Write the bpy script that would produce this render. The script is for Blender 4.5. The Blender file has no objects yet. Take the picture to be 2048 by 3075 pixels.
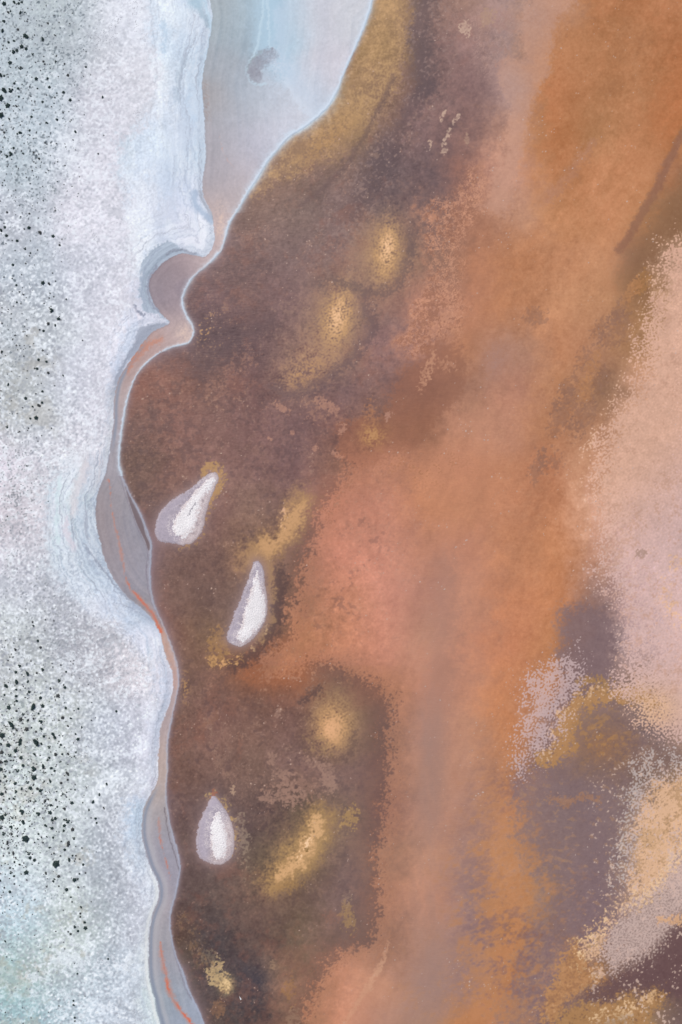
import bpy, math, random
import numpy as np

# ------------------------------------------------------------------ camera, sky, sun, exposure
SC = bpy.context.scene
PX = 0.1                     # one photograph pixel is 0.1 m on the ground
W, H = 2048.0, 3075.0
ALT = 300.0
cam_data = bpy.data.cameras.new("camera")
cam = bpy.data.objects.new("camera", cam_data)
SC.collection.objects.link(cam)
cam.location = (0, 0, ALT)
cam.rotation_euler = (0, 0, 0)
cam_data.sensor_fit = 'HORIZONTAL'
cam_data.sensor_width = 36.0
cam_data.lens = 36.0 * ALT / (W * PX)
cam_data.clip_start = 1.0
cam_data.clip_end = 30000.0
SC.camera = cam

SUN_EL, SUN_AZ = math.radians(54), math.radians(-38)   # azimuth from +Y, clockwise positive
world = bpy.data.worlds.new("World")
SC.world = world
world.use_nodes = True
nt = world.node_tree
bg = nt.nodes["Background"]
sky = nt.nodes.new("ShaderNodeTexSky")
sky.sky_type = 'NISHITA'
sky.sun_disc = False
sky.sun_elevation = SUN_EL
sky.sun_rotation = SUN_AZ
nt.links.new(sky.outputs[0], bg.inputs[0])
bg.inputs[1].default_value = 0.09
sl = bpy.data.lights.new("sun", 'SUN')
sl.energy = 3.4
sl.angle = math.radians(0.6)
sl.color = (1.0, 0.93, 0.84)
sun = bpy.data.objects.new("sun", sl)
SC.collection.objects.link(sun)
sun.rotation_euler = (math.pi / 2 - SUN_EL, 0, -SUN_AZ + math.pi)
SC.view_settings.view_transform = 'Standard'
SC.view_settings.look = 'None'
SC.view_settings.gamma = 1
SC.view_settings.exposure = 0.0
SC.cycles.max_bounces = 4
# linear albedo that a flat sheet needs for a seen colour: albedo = seen * GAIN
GAIN = np.array([0.86, 0.86, 0.86], np.float32)
SPEC = np.array([0.0, 0.0, 0.0], np.float32)

F = np.float32
rng = np.random.RandomState(7)
random.seed(7)

def lin(c):
    c = np.asarray(c, F) / 255.0
    return np.where(c <= 0.04045, c / 12.92, ((c + 0.055) / 1.055) ** 2.4).astype(F)

def wx(px): return (px - W / 2) * PX
def wy(py): return (H / 2 - py) * PX

# ------------------------------------------------------------------ noise tiles (periodic, made by filtering)
NT_ = 1024
_fy = np.fft.fftfreq(NT_)[:, None]; _fx = np.fft.rfftfreq(NT_)[None, :]
_f = np.sqrt(_fx * _fx + _fy * _fy); _f[0, 0] = 1
def make_tile(kind, seed, beta=1.0):
    r = np.random.RandomState(seed).randn(NT_, NT_)
    s = np.fft.rfft2(r)
    if kind == 'fbm':
        s = s * _f ** (-beta) * (_f > 1.5 / NT_) * np.exp(-(_f / 0.3) ** 2)
    else:
        s = s * np.exp(-((_f - 1 / 8.) / 0.035) ** 2)
    s[0, 0] = 0
    t = np.fft.irfft2(s, s=(NT_, NT_))
    return (t / t.std()).astype(F)
FB = [make_tile('fbm', 11 + i, 1.25) for i in range(4)]
FR = [make_tile('fbm', 31 + i, 0.75) for i in range(3)]     # rougher
BD = [make_tile('band', 51 + i) for i in range(3)]
FW = [make_tile('fbm', 71 + i, 0.35) for i in range(3)]     # grain

def samp(t, u, v):
    u = np.mod(u, NT_); v = np.mod(v, NT_)
    i = u.astype(np.int32); j = v.astype(np.int32)
    a = (u - i).astype(F); b = (v - j).astype(F)
    i &= NT_ - 1; j &= NT_ - 1
    i1 = (i + 1) & (NT_ - 1); j1 = (j + 1) & (NT_ - 1)
    return (t[j, i] * (1 - a) + t[j, i1] * a) * (1 - b) + (t[j1, i] * (1 - a) + t[j1, i1] * a) * b

def fb(x, y, s, k=0, rough=False, rot=0.0, st=1.0):
    """fractal noise; the tile spans 1024*s photo pixels"""
    c, n = math.cos(rot), math.sin(rot)
    T = FR if rough else FB
    return samp(T[k % len(T)], (x * c + y * n) / s / st + 97 * k, (-x * n + y * c) / s + 211 * k)
def bd(x, y, w, k=0, rot=0.35, st=1.0):
    """band noise of wavelength w photo pixels"""
    c, n = math.cos(rot + k), math.sin(rot + k)
    if st != 1.0: c, n = math.cos(rot), math.sin(rot)
    s = w / 8.0
    return samp(BD[k % 3], (x * c + y * n) / s / st + 57 * k, (-x * n + y * c) / s + 131 * k)
def gr(x, y, s, k=0):
    return samp(FW[k % 3], x / s + 41 * k, y / s + 77 * k)
def ss(a, b, v):
    t = np.clip((v - a) / (b - a), 0, 1)
    return (t * t * (3 - 2 * t)).astype(F)

# ------------------------------------------------------------------ curves and distance fields
def smooth(pts, n=4, closed=True):
    p = np.array(pts, float)
    q = []
    N = len(p)
    for i in range(N if closed else N - 1):
        if closed:
            p0, p1, p2, p3 = p[i - 1], p[i], p[(i + 1) % N], p[(i + 2) % N]
        else:
            p0, p1, p2, p3 = p[max(i - 1, 0)], p[i], p[i + 1], p[min(i + 2, N - 1)]
        for k in range(n):
            t = k / n
            q.append(0.5 * ((2 * p1) + (-p0 + p2) * t + (2 * p0 - 5 * p1 + 4 * p2 - p3) * t * t
                            + (-p0 + 3 * p1 - 3 * p2 + p3) * t ** 3))
    if not closed: q.append(p[-1])
    return np.array(q)

def raw_sdf(poly, X, Y, closed=True):
    d2 = np.full(X.shape, 1e12, F)
    inside = np.zeros(X.shape, bool)
    N = len(poly)
    for i in range(N if closed else N - 1):
        ax, ay = poly[i]; bx, by = poly[(i + 1) % N]
        ex, ey = bx - ax, by - ay
        L = ex * ex + ey * ey + 1e-9
        px, py = X - F(ax), Y - F(ay)
        t = np.clip((px * F(ex) + py * F(ey)) / F(L), 0, 1)
        d2 = np.minimum(d2, (px - t * F(ex)) ** 2 + (py - t * F(ey)) ** 2)
        if closed:
            c = ((ay > Y) != (by > Y))
            if c.any():
                xi = ex * (Y - ay) / (ey if ey else 1e-9) + ax
                inside ^= c & (X < xi)
    d = np.sqrt(d2)
    return np.where(inside, d, -d).astype(F) if closed else d

class Field:
    """distance field on a coarse lattice, read back smoothly anywhere"""
    def __init__(s, pts, closed=True, step=8, margin=90, n=4, sm=True):
        poly = smooth(pts, n, closed) if sm else np.array(pts, float)
        s.poly, s.closed, s.step = poly, closed, step
        x0, y0 = poly.min(0) - margin; x1, y1 = poly.max(0) + margin
        s.x0 = max(x0, -340); s.y0 = max(y0, -340); x1 = min(x1, 2400); y1 = min(y1, 3420)
        gx = np.arange(s.x0, x1 + step, step, dtype=F); gy = np.arange(s.y0, y1 + step, step, dtype=F)
        X, Y = np.meshgrid(gx, gy)
        s.g = raw_sdf(poly, X, Y, closed)
        s.nx, s.ny = len(gx), len(gy)
        s.far = -float(margin) if closed else float(margin)
    def __call__(s, x, y):
        u = np.clip((x - s.x0) / s.step, 0, s.nx - 1.001); v = np.clip((y - s.y0) / s.step, 0, s.ny - 1.001)
        i = u.astype(np.int32); j = v.astype(np.int32)
        a = (u - i).astype(F); b = (v - j).astype(F)
        g = s.g
        return (g[j, i] * (1 - a) + g[j, i + 1] * a) * (1 - b) + (g[j + 1, i] * (1 - a) + g[j + 1, i + 1] * a) * b

# land edge, top to bottom
M_LINE = [(632,-400),(634,-150),(632,0),(638,45),(634,89),(623,147),(609,223),(608,286),(614,357),(617,424),(616,482),
 (610,530),(607,576),(622,612),(638,647),(643,690),(643,725),(634,752),(614,773),(585,768),(549,760),(520,770),(490,790),(468,812),
 (452,835),(448,865),(455,895),(470,925),(491,952),(510,966),(500,977),(460,996),(435,1022),(408,1062),(378,1102),
 (357,1138),(346,1178),(341,1225),(341,1267),(334,1325),(326,1378),(318,1423),(305,1452),(295,1480),(288,1521),(290,1579),
 (302,1633),(316,1682),(344,1740),(375,1785),(400,1808),(428,1828),(450,1850),(464,1870),(475,1890),(484,1912),(495,1961),
 (511,2001),(520,2023),(520,2068),(509,2112),(495,2157),(482,2193),(480,2237),(475,2282),(475,2344),(460,2371),(440,2410),
 (430,2440),(426,2478),(428,2518),(440,2567),(453,2607),(469,2638),(478,2670),(475,2705),(460,2741),(449,2786),(446,2839),
 (446,2902),(451,2951),(464,3000),(473,3045),(484,3080),(520,3250),(560,3500)]
# water edge
A_LINE = [(1160,-400),(1140,-120),(1120,0),(1095,80),(1064,152),(1028,232),(1015,268),(988,317),(953,353),(908,388),(868,413),
 (832,451),(801,489),(774,536),(747,576),(718,625),(691,670),(681,705),(674,725),(662,755),(638,783),(611,806),(589,823),(567,852),
 (552,886),(551,912),(562,948),(578,975),(583,1000),(575,1020),(560,1033),(527,1041),(486,1057),(446,1087),(420,1113),(402,1145),(388,1185),
 (378,1225),(370,1270),(363,1325),(359,1387),(370,1432),(393,1486),(420,1535),(440,1584),(455,1628),(455,1660),(453,1700),
 (453,1736),(456,1780),(471,1834),(489,1870),(497,1890),(513,1930),(531,1987),(539,2041),(533,2086),(522,2139),(511,2193),
 (504,2246),(504,2313),(500,2380),(504,2425),(513,2482),(531,2540),(542,2598),(536,2652),(524,2701),(513,2754),(516,2812),
 (529,2866),(549,2911),(567,2969),(589,3013),(616,3075),(680,3250),(720,3500)]
land_f = Field(M_LINE + [(-2500,3500),(-2500,-400)], step=4, margin=3000, n=3)
lake_f = Field(A_LINE + [(5000,3500),(5000,-400)], step=4, margin=3000, n=3)
smooth_zone = Field([(446,-400),(449,0),(455,54),(462,125),(469,187),(468,268),(451,317),(428,379),(390,410),(356,440),
 (348,482),(360,540),(385,580),(398,600),(384,640),(392,700),(402,770),(404,823),(402,886),(398,926),(352,970),(336,1046),(329,1135),
 (331,1230),(316,1300),(285,1345),(250,1370),(192,1414),(147,1468),(130,1548),(134,1637),(156,1709),(201,1749),(250,1794),
 (303,1843),(345,1870),(379,1903),(420,1956),(451,2001),(465,2050),(470,2103),(455,2160),(450,2300),(420,2400),(384,2428),(376,2509),
 (381,2567),(404,2620),(440,2700),(432,2800),(428,3000),(445,3075),(480,3420),(900,3420),(900,-400)], step=8, margin=600, n=2)

# ------------------------------------------------------------------ colour tables (seen sRGB)
def T(s): return [tuple(int(v) for v in c.split(',')) for c in s.split()]
LX = [384,512,640,768,896,1024,1152,1280,1408,1536,1664,1792,1920,2048]
LAKE = [
 # y = 0 .. 3072 step 128
 "130,110,104 130,110,104 130,110,104 130,110,104 150,128,98 152,128,92 160,136,96 128,108,108 148,120,112 168,138,132 190,138,110 190,124,80 188,120,75 192,124,84",
 "130,110,104 130,110,104 130,110,104 130,110,104 150,128,98 156,130,90 152,128,86 105,92,98 135,110,110 165,136,130 188,126,86 186,122,78 184,118,76 184,112,66",
 "130,110,104 130,110,104 130,110,104 130,110,104 150,125,98 172,142,100 140,116,98 106,92,98 128,104,106 172,138,132 186,120,74 184,122,80 186,122,80 182,110,60",
 "128,104,98 128,104,98 128,104,98 140,115,98 160,126,96 155,128,90 122,102,98 112,96,102 136,108,106 188,140,120 180,116,66 176,122,82 188,126,86 180,112,62",
 "124,102,98 124,102,98 124,102,98 144,114,98 128,106,96 124,104,98 104,92,96 112,96,100 142,104,94 200,146,124 182,120,76 186,126,86 192,130,90 165,114,84",
 "118,98,94 118,98,94 118,98,94 120,100,94 126,108,104 122,104,104 108,94,98 126,102,98 165,116,94 190,138,112 184,124,82 190,128,90 186,128,88 146,110,84",
 "118,98,98 118,98,98 118,98,98 118,98,98 124,106,106 126,106,106 146,120,102 150,116,102 180,124,96 182,122,86 186,126,90 188,130,94 144,108,88 196,160,138",
 "112,92,96 112,92,96 112,92,96 120,98,98 126,104,106 138,116,110 140,114,110 176,130,114 182,125,98 178,120,86 188,130,94 176,124,90 152,112,80 222,178,154",
 "104,88,92 104,88,92 104,88,92 112,92,94 132,108,106 138,115,108 140,112,112 168,124,110 180,124,94 174,126,102 180,122,88 166,118,90 160,118,84 222,180,158",
 "136,98,88 128,96,88 120,96,92 116,92,92 128,104,102 122,100,102 130,104,100 136,100,88 162,116,94 178,124,100 176,122,88 150,112,88 200,150,122 224,182,164",
 "118,96,92 126,98,94 122,98,96 120,96,96 120,98,100 126,98,94 146,110,92 152,108,86 184,130,104 182,128,102 174,120,88 174,126,98 218,176,154 222,184,170",
 "112,94,88 118,94,90 122,98,96 120,98,98 118,96,98 132,102,90 172,124,104 190,132,102 188,128,98 182,124,92 180,120,88 190,140,112 222,180,162 214,182,178",
 "112,94,90 118,96,92 114,92,90 120,102,96 122,100,96 186,134,118 196,138,118 190,130,98 188,128,96 186,126,94 182,122,88 205,155,130 214,178,170 206,180,182",
 "112,94,90 110,92,88 108,90,86 130,106,88 126,104,96 196,138,122 194,136,118 184,128,104 186,128,102 186,126,92 182,122,86 200,150,128 206,172,168 204,176,178",
 "116,96,90 116,96,90 106,90,86 112,96,90 128,102,86 192,136,112 200,140,122 182,130,112 184,130,106 190,126,92 186,124,88 150,118,110 190,158,156 204,178,182",
 "116,92,84 118,92,84 116,98,84 112,96,84 160,118,90 198,140,114 204,142,122 180,132,112 182,128,106 190,126,94 184,126,90 128,106,104 186,158,158 202,174,174",
 "118,96,84 112,94,86 116,94,88 120,90,76 160,112,88 118,92,86 150,108,90 192,134,112 182,130,108 190,128,94 180,124,92 128,104,106 150,122,108 212,176,160",
 "114,92,86 110,90,84 118,94,90 114,92,86 112,90,86 136,112,92 118,95,88 186,132,112 178,130,108 190,128,92 170,132,120 146,118,98 122,102,104 180,148,135",
 "114,92,86 110,90,84 106,88,84 114,96,90 120,100,98 118,98,96 124,96,88 194,138,112 176,130,110 186,128,94 130,106,104 122,102,100 132,108,98 166,134,108",
 "104,92,94 108,92,92 100,88,88 102,88,86 106,94,84 114,98,92 124,94,88 194,138,112 172,130,114 186,130,98 128,106,102 122,102,104 165,138,122 218,178,142",
 "106,90,86 104,90,86 96,84,84 100,90,84 110,94,84 114,96,94 132,104,92 196,140,112 166,128,114 184,132,100 136,108,98 120,100,106 180,150,125 214,172,134",
 "104,90,84 98,86,84 96,86,84 108,90,86 108,92,84 112,94,92 150,112,98 196,138,112 158,126,118 188,134,100 140,112,100 122,100,106 170,140,120 186,162,152",
 "106,90,80 104,88,80 86,80,80 104,88,82 104,92,80 116,96,90 128,100,90 184,134,112 156,124,118 178,124,86 152,114,94 124,102,108 180,155,148 120,96,92",
 "110,96,86 106,96,84 92,82,80 86,80,82 140,110,94 195,138,116 188,138,116 168,130,118 160,126,118 188,128,88 164,124,108 150,114,90 114,90,86 110,88,84",
 "104,94,84 104,92,80 98,86,80 84,78,76 128,104,88 196,138,114 176,132,116 176,132,108 186,128,88 192,134,104 122,100,100 140,110,96 160,128,98 118,98,92",
]
LG = np.array([T(r) for r in LAKE], F)                       # (25, 14, 3)
_lx, _ly = np.meshgrid(np.array(LX, F), np.arange(25, dtype=F) * 128)
def nudge(cx, cy, rx, ry, d):
    LG[...] += np.exp(-((_lx - cx) / rx) ** 2 - ((_ly - cy) / ry) ** 2)[..., None] * np.array(d, F)
nudge(620, 1450, 300, 300, (13, 8, 5)); nudge(650, 2150, 330, 330, (16, 12, 9)); nudge(800, 2780, 330, 260, (15, 12, 9))
nudge(720, 2930, 150, 170, (-16, -9, -3)); nudge(1800, 120, 260, 260, (-13, -3, 4)); nudge(1700, 820, 230, 330, (14, 14, 15)); nudge(1450, 1600, 300, 300, (5, 6, 9))
nudge(1700, 2520, 200, 300, (14, 13, 9)); nudge(1300, 300, 180, 200, (12, 6, 0)); nudge(2048, 180, 160, 260, (2, 8, 10)); nudge(1250, 100, 120, 160, (8, 5, 0)); nudge(1350, 2600, 200, 400, (4, 3, 4)); nudge(1500, 1200, 250, 200, (3, 4, 6))
def grid_col(G, gx0, gdx, gy0, gdy, x, y):
    u = np.clip((x - gx0) / gdx, 0, G.shape[1] - 1.001); v = np.clip((y - gy0) / gdy, 0, G.shape[0] - 1.001)
    i = u.astype(np.int32); j = v.astype(np.int32)
    a = (u - i)[..., None]; b = (v - j)[..., None]
    a = a * a * (3 - 2 * a) * 0.5 + a * 0.5; b = b * b * (3 - 2 * b) * 0.5 + b * 0.5
    return ((G[j, i] * (1 - a) + G[j, i + 1] * a) * (1 - b) + (G[j + 1, i] * (1 - a) + G[j + 1, i + 1] * a) * b).astype(F)

def scatter_field(pts, sigma, step=32):
    gx = np.arange(-340, 1300, step, dtype=F); gy = np.arange(-340, 3420, step, dtype=F)
    X, Y = np.meshgrid(gx, gy)
    num = np.zeros(X.shape + (3,), F); den = np.zeros(X.shape, F)
    for (x, y, c) in pts:
        d2 = (X - x) ** 2 + (Y - y) ** 2
        w = np.exp(-d2 / (2 * sigma ** 2)) + 1e-3 / (1 + d2 / 1e4) ** 2
        num += w[..., None] * np.array(c, F); den += w
    return num / den[..., None], (-340, step, -340, step)
def P(s): 
    o = []
    for e in s.split():
        v = [int(q) for q in e.split(',')]
        o.append((v[0], v[1], v[2:5]))
    return o
LAND_PTS = P("""0,0,208,216,216 100,100,204,210,212 180,30,206,212,208 60,200,202,212,216 100,330,198,208,216 250,150,202,206,210 300,300,216,214,222
 50,450,200,210,216 200,450,212,214,222 330,500,224,220,228 50,650,206,208,216 250,620,232,228,236 380,250,222,220,226 400,60,216,218,226 300,50,214,216,222 100,850,204,210,218
 250,850,212,212,222 350,900,222,218,226 50,1000,198,200,204 120,1000,212,216,220 30,1150,194,194,192 110,1200,212,216,218 200,1150,208,208,218 300,1200,222,218,226
 60,1270,206,208,208 200,1350,214,210,216 120,1310,220,220,228 40,1380,218,206,216 50,1550,216,206,212 100,1450,222,216,220 180,1450,218,214,220 90,1650,218,214,220 100,1750,216,216,224
 200,1850,206,206,214 300,1950,214,210,216 60,1900,206,210,210 30,1980,208,208,210 80,2030,210,214,212 250,2000,200,200,206 400,2000,224,216,220 60,2150,214,220,216
 200,2150,208,212,208 300,2200,202,206,216 420,2200,216,214,224 60,2300,216,224,222 200,2300,212,218,216 60,2400,218,226,224 200,2400,214,220,218 290,2400,200,204,210 400,2450,216,216,224
 60,2530,218,226,224 180,2550,216,222,220 280,2560,192,200,208 350,2550,210,210,218 40,2680,208,222,230 120,2650,216,222,224 50,2760,202,222,232 200,2720,204,210,204 220,2790,218,226,222 300,2750,198,206,212 400,2750,212,212,222
 60,2850,190,208,208 150,2900,204,210,206 180,2860,214,220,214 280,2930,192,204,214 400,2950,214,220,228 30,2960,172,190,180 50,3040,176,204,212 200,3000,194,210,218 320,3000,202,208,218 230,2950,214,222,224""")
SMOOTH_PTS = P("""480,20,218,226,236 540,60,232,238,244 600,100,230,234,242 500,200,230,234,240 555,170,204,216,228 500,120,206,218,232 545,150,210,222,234 600,200,214,228,240 500,330,224,228,236 515,355,204,212,226
 590,320,204,220,236 600,450,206,222,234 560,430,218,222,234 470,440,222,230,238 410,500,230,234,242 380,470,208,218,228 500,550,204,212,224 455,560,218,222,232 560,600,204,210,226 440,620,228,230,238
 600,690,234,232,240 600,740,230,228,236 490,640,206,210,222 500,700,198,204,220 420,720,232,234,240 560,680,228,226,236 520,640,212,214,228 360,1000,230,226,234 345,1100,228,224,234 420,950,228,220,230 430,1000,226,220,228
 325,1250,220,214,218 300,1400,220,212,216 240,1440,200,206,214 195,1480,196,212,216 145,1560,208,204,214 180,1570,202,220,224 215,1560,180,192,200 250,1570,182,192,206 200,1650,188,202,210
 260,1660,188,196,208 250,1730,182,194,206 300,1760,192,202,214 340,1830,206,208,220 430,1850,178,188,202 380,1830,204,210,222 440,1930,212,212,224 480,1960,220,218,226 490,2050,218,214,224 470,2150,214,212,222 420,2250,216,212,222
 450,2350,216,212,222 400,2480,194,208,222 415,2560,206,214,224 460,2680,216,218,226 440,2800,214,216,220 435,2900,218,222,222 450,3020,210,220,220""")
MUD_PTS = P("""660,30,166,176,184 700,80,162,174,184 760,40,170,190,204 820,60,170,196,216 850,110,176,202,220 880,60,194,208,222 960,60,206,206,216 1060,60,204,206,214 1000,180,208,206,216
 760,120,160,176,190 680,200,164,170,180 740,260,168,178,192 900,250,200,208,222 640,300,166,162,166 700,350,174,178,190 800,300,190,196,208 860,330,204,208,220 660,430,172,168,176 740,430,186,186,200 840,400,206,206,218
 660,520,174,168,176 720,520,190,184,194 680,580,168,160,168 710,590,196,182,184 660,640,196,176,172 670,700,192,174,178 640,775,200,180,178 600,785,190,172,176 540,800,160,140,144 500,850,146,130,136 520,900,142,128,138
 480,830,150,136,144 540,860,156,144,158 470,880,150,140,150 540,940,178,158,162 550,1000,200,180,176 500,1010,184,168,172 470,1030,186,150,142 440,1060,188,150,140 460,1070,170,158,166 400,1100,182,154,148
 375,1150,178,158,160 355,1200,186,170,168 355,1270,178,162,166 345,1350,166,160,168 340,1430,164,158,166 320,1500,160,148,152 305,1560,158,146,150 370,1500,158,156,166 400,1580,156,154,166 320,1640,162,150,154 370,1650,160,152,160
 420,1680,158,156,168 360,1730,164,154,160 430,1740,160,156,168 440,1800,158,154,162 470,1850,168,152,152 490,1920,196,166,156 515,1980,198,172,164 530,2040,186,162,164 520,2100,190,170,168 500,2170,178,162,164
 490,2260,190,170,164 485,2340,188,170,164 470,2420,178,168,168 465,2500,174,168,174 500,2540,164,160,172 490,2620,170,166,176 515,2640,168,160,172 500,2720,174,166,172 485,2820,170,166,172 490,2900,168,164,172
 520,2960,166,168,180 530,3050,162,168,182 580,3060,166,172,188 480,3000,160,172,180""")
g_land, k_land = scatter_field(LAND_PTS, 55)
g_smooth, k_smooth = scatter_field(SMOOTH_PTS, 34, 16)
g_mud, k_mud = scatter_field(MUD_PTS, 42, 16)

# outlines of the three salt islands
ISL = [
 dict(out=[(643,1423),(654,1441),(643,1468),(625,1508),(611,1548),(607,1580),(594,1606),(576,1622),(549,1631),(518,1626),(486,1622),(473,1610),(471,1580),(480,1548),(500,1521),(536,1495),(576,1468),(607,1441),(629,1426)],
      core=[(643,1434),(645,1452),(618,1488),(603,1521),(594,1557),(585,1588),(563,1604),(545,1611),(527,1597),(520,1580),(527,1553),(549,1530),(571,1499),(598,1468),(625,1441)],
      label="slanting teardrop salt island with cracked white core, the one nearest the shore spit",
      dark=[(588,1512),(576,1530),(568,1545)]),
 dict(out=[(770,1687),(783,1695),(792,1718),(794,1758),(799,1798),(799,1834),(793,1865),(779,1890),(757,1917),(740,1931),(720,1938),(700,1932),(684,1920),(684,1898),(695,1868),(708,1835),(725,1795),(740,1755),(753,1718),(760,1695)],
      core=[(772,1708),(780,1740),(785,1780),(792,1815),(790,1858),(775,1885),(750,1910),(727,1924),(713,1916),(724,1880),(734,1840),(746,1800),(761,1750)],
      label="tall teardrop salt island with a brilliant white core, below a golden underwater sandbar", dark=None),
 dict(out=[(640,2398),(652,2403),(665,2425),(680,2450),(692,2485),(697,2520),(696,2550),(688,2570),(670,2585),(650,2589),(625,2584),(604,2568),(597,2545),(598,2510),(606,2475),(618,2440),(630,2415)],
      core=[(655,2436),(668,2455),(678,2490),(682,2525),(680,2555),(668,2576),(650,2578),(640,2560),(636,2520),(638,2480),(645,2450)],
      label="small egg-shaped salt island with white strip on a grey apron, lowest of the three", dark=None),
]
def grow(pts, g):
    p = np.array(pts, float); c = p.mean(0)
    d = p - c; return [tuple(v) for v in c + d * (1 + g / np.linalg.norm(d, axis=1))[:, None]]
ISL_OUT = [grow(q['out'], g) for q, g in zip(ISL, (7, 4, 9))]
for q, o_ in zip(ISL, ISL_OUT): q['out'] = o_
# ------------------------------------------------------------------ the painted ground: colour and height at any point
fields = {}
def fld(name, pts, **kw):
    if name not in fields: fields[name] = Field(pts, **kw)
    return fields[name]

def mix(C, col, a):
    col = np.asarray(col, F)
    if np.ndim(a) == 0: a = np.full(C.shape[:2], a, F)
    C += a[..., None] * (col - C)

def worley(x, y, s):
    """distance to second minus first feature point (cell units) for cracks"""
    u = x / s; v = y / s
    iu = np.floor(u); iv = np.floor(v)
    d1 = np.full(x.shape, 9, F); d2 = np.full(x.shape, 9, F)
    for dx in (-1, 0, 1):
        for dy in (-1, 0, 1):
            cx = iu + dx; cy = iv + dy
            h = np.sin(cx * 127.1 + cy * 311.7) * 43758.547; jx = h - np.floor(h)
            h = np.sin(cx * 269.5 + cy * 183.3) * 28001.83; jy = h - np.floor(h)
            d = np.sqrt((cx + jx - u) ** 2 + (cy + jy - v) ** 2)
            d2 = np.minimum(d2, np.maximum(d1, d)); d1 = np.minimum(d1, d)
    return (d2 - d1).astype(F)

def ground(x, y):
    """x, y in photograph pixels -> colour (seen sRGB), height in m, zone id"""
    w1 = fb(x, y, 3.0, 0); w2 = fb(x, y, 3.0, 1)
    r1 = fb(x, y, 1.6, 0, True); r2 = fb(x, y, 1.6, 1, True)
    g1 = gr(x, y, 1.7, 0); g2 = gr(x, y, 2.3, 1); g3 = gr(x, y, 3.4, 2)
    n1 = 0.6 * bd(x, y, 10, 0) + 0.75 * g1; n2 = 0.6 * bd(x, y, 15, 1) + 0.75 * g2; n3 = g1
    rid = 1 - 2.0 * np.abs(fb(x, y, 1.5, 2, True) + 0.25 * r1)          # thin wandering filaments
    rid2 = 1 - 2.0 * np.abs(fb(x, y, 2.6, 3) + 0.35 * r2)
    tear = 0.45 * bd(x, y, 24, 2) + 0.4 * bd(x, y, 12, 0) + 0.55 * r2 + 0.35 * g1
    dM = land_f(x + 1.2 * r1, y + 1.2 * r2)            # >0 on land
    dA = lake_f(x + 0.8 * r1, y + 0.8 * r2)            # >0 in the lake
    dM0 = land_f(x, y)
    land = ss(-1.5, 1.5, dM); lake = ss(-1.5, 1.5, dA)
    # ---------------- lake
    C = grid_col(LG, 384, 128, 0, 128, x + 15 * w1 + 5 * r1, y + 15 * w2 + 5 * r2)
    left = 1 - ss(1000, 1400, x + 0.15 * (y - 1500))    # brown mats on the left, orange mud on the right
    # general mottling: patchy light flecks in the brown mats
    C *= (1 + (0.015 + 0.013 * left[..., None]) * w1[..., None] * np.array([1.0, 0.9, 0.85], F))
    C *= (1 + (0.010 + 0.026 * left) * r1)[..., None]
    C += (left * 1.2 + 0.4)[..., None] * g1[..., None]
    clump = ss(0.1, 1.5, 0.6 * tear + 0.9 * fb(x, y, 2.6, 1, True))
    calm = ss(-1.0, 1.2, fb(x, y, 3.4, 1) + 0.2 * r1)
    left_t = left * (0.35 + 0.65 * calm)
    mix(C, (158,126,114), clump * left_t * 0.20)
    mix(C, (146,104,92), left * ss(0.2, 1.6, fb(x, y, 3.4, 3) + 0.25 * r2) * 0.30)
    mix(C, (172,140,126), left_t * ss(0.45, 0.98, rid) * ss(-0.2, 1.2, fb(x, y, 3.0, 2) + 0.3 * r1) * 0.32)
    mix(C, (94,80,82), left_t * ss(0.5, 1.7, fb(x, y, 2.6, 2, True) - 0.4 * tear) * 0.35)
    mid = 1 - left
    mix(C, (200,148,116), mid * ss(0.3, 1.8, fb(x, y, 2.8, 0, True) + 0.3 * g2) * 0.12)
    # diagonal drift streaks
    st = fb(x, y, 2.2, 2, False, 2.0, 3.5)
    C *= (1 + 0.022 * st * (1 - 0.3 * left))[..., None]
    def inside(name, pts, edge=4, wr=6, soft=None, **kw):
        f = fld(name, pts, **kw)
        d = f(x + wr * 0.7 * (r1 + 0.5 * w1), y + wr * 0.7 * (r2 + 0.5 * w2)) + wr * 0.3 * g1 + wr * 0.4 * g2
        return d, ss(-edge * 1.7, (soft if soft else edge) * 1.7, d)
    def fill(name, pts, col, op=1.0, edge=5, wr=6, spec=0.0, speck_w=8, soft=None, **kw):
        """patch with a stippled border"""
        d, m = inside(name, pts, edge, wr, soft, **kw)
        if spec:
            nn = bd(x, y, speck_w, 1) + 0.6 * bd(x, y, speck_w * 0.6, 2) + 0.5 * r2
            m = ss(-0.35, 0.35, nn + d / spec)
        mix(C, col, m * op)
        return d
    def blob(cx, cy, rx, ry, rot, col, op=1.0, stip=0.7, hard=1.0, sw=7):
        c, s = math.cos(rot), math.sin(rot)
        X = x - cx; Y = y - cy
        u = (X * c + Y * s) / rx; v = (-X * s + Y * c) / ry
        rr = u * u + v * v
        core = np.exp(-rr * hard).astype(F)
        m = core * np.clip(1 + stip * (0.45 * g1 + 0.3 * bd(x, y, 9, 0) + 0.4 * r1), 0, 2)
        mix(C, col, np.clip(m * op, 0, 1))
    def patch(cx, cy, rx, ry, rot, col, op=0.8, thr=0.5, scale=1.2, k=0):
        """irregular torn patch cut from rough noise inside an ellipse"""
        c, s = math.cos(rot), math.sin(rot)
        X = x - cx; Y = y - cy
        u = (X * c + Y * s) / rx; v = (-X * s + Y * c) / ry
        rr = 1 - (u * u + v * v)
        m = ss(-0.18, 0.42, rr * 1.25 + 0.42 * tear + 0.30 * samp(FR[k % 3], x / 2.2 + 61 * k, y / 2.2) + 0.22 * rid - thr)
        m = m * np.clip(0.85 + 0.18 * g1 + 0.12 * g2, 0, 1)
        mix(C, col, m * op)
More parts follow.
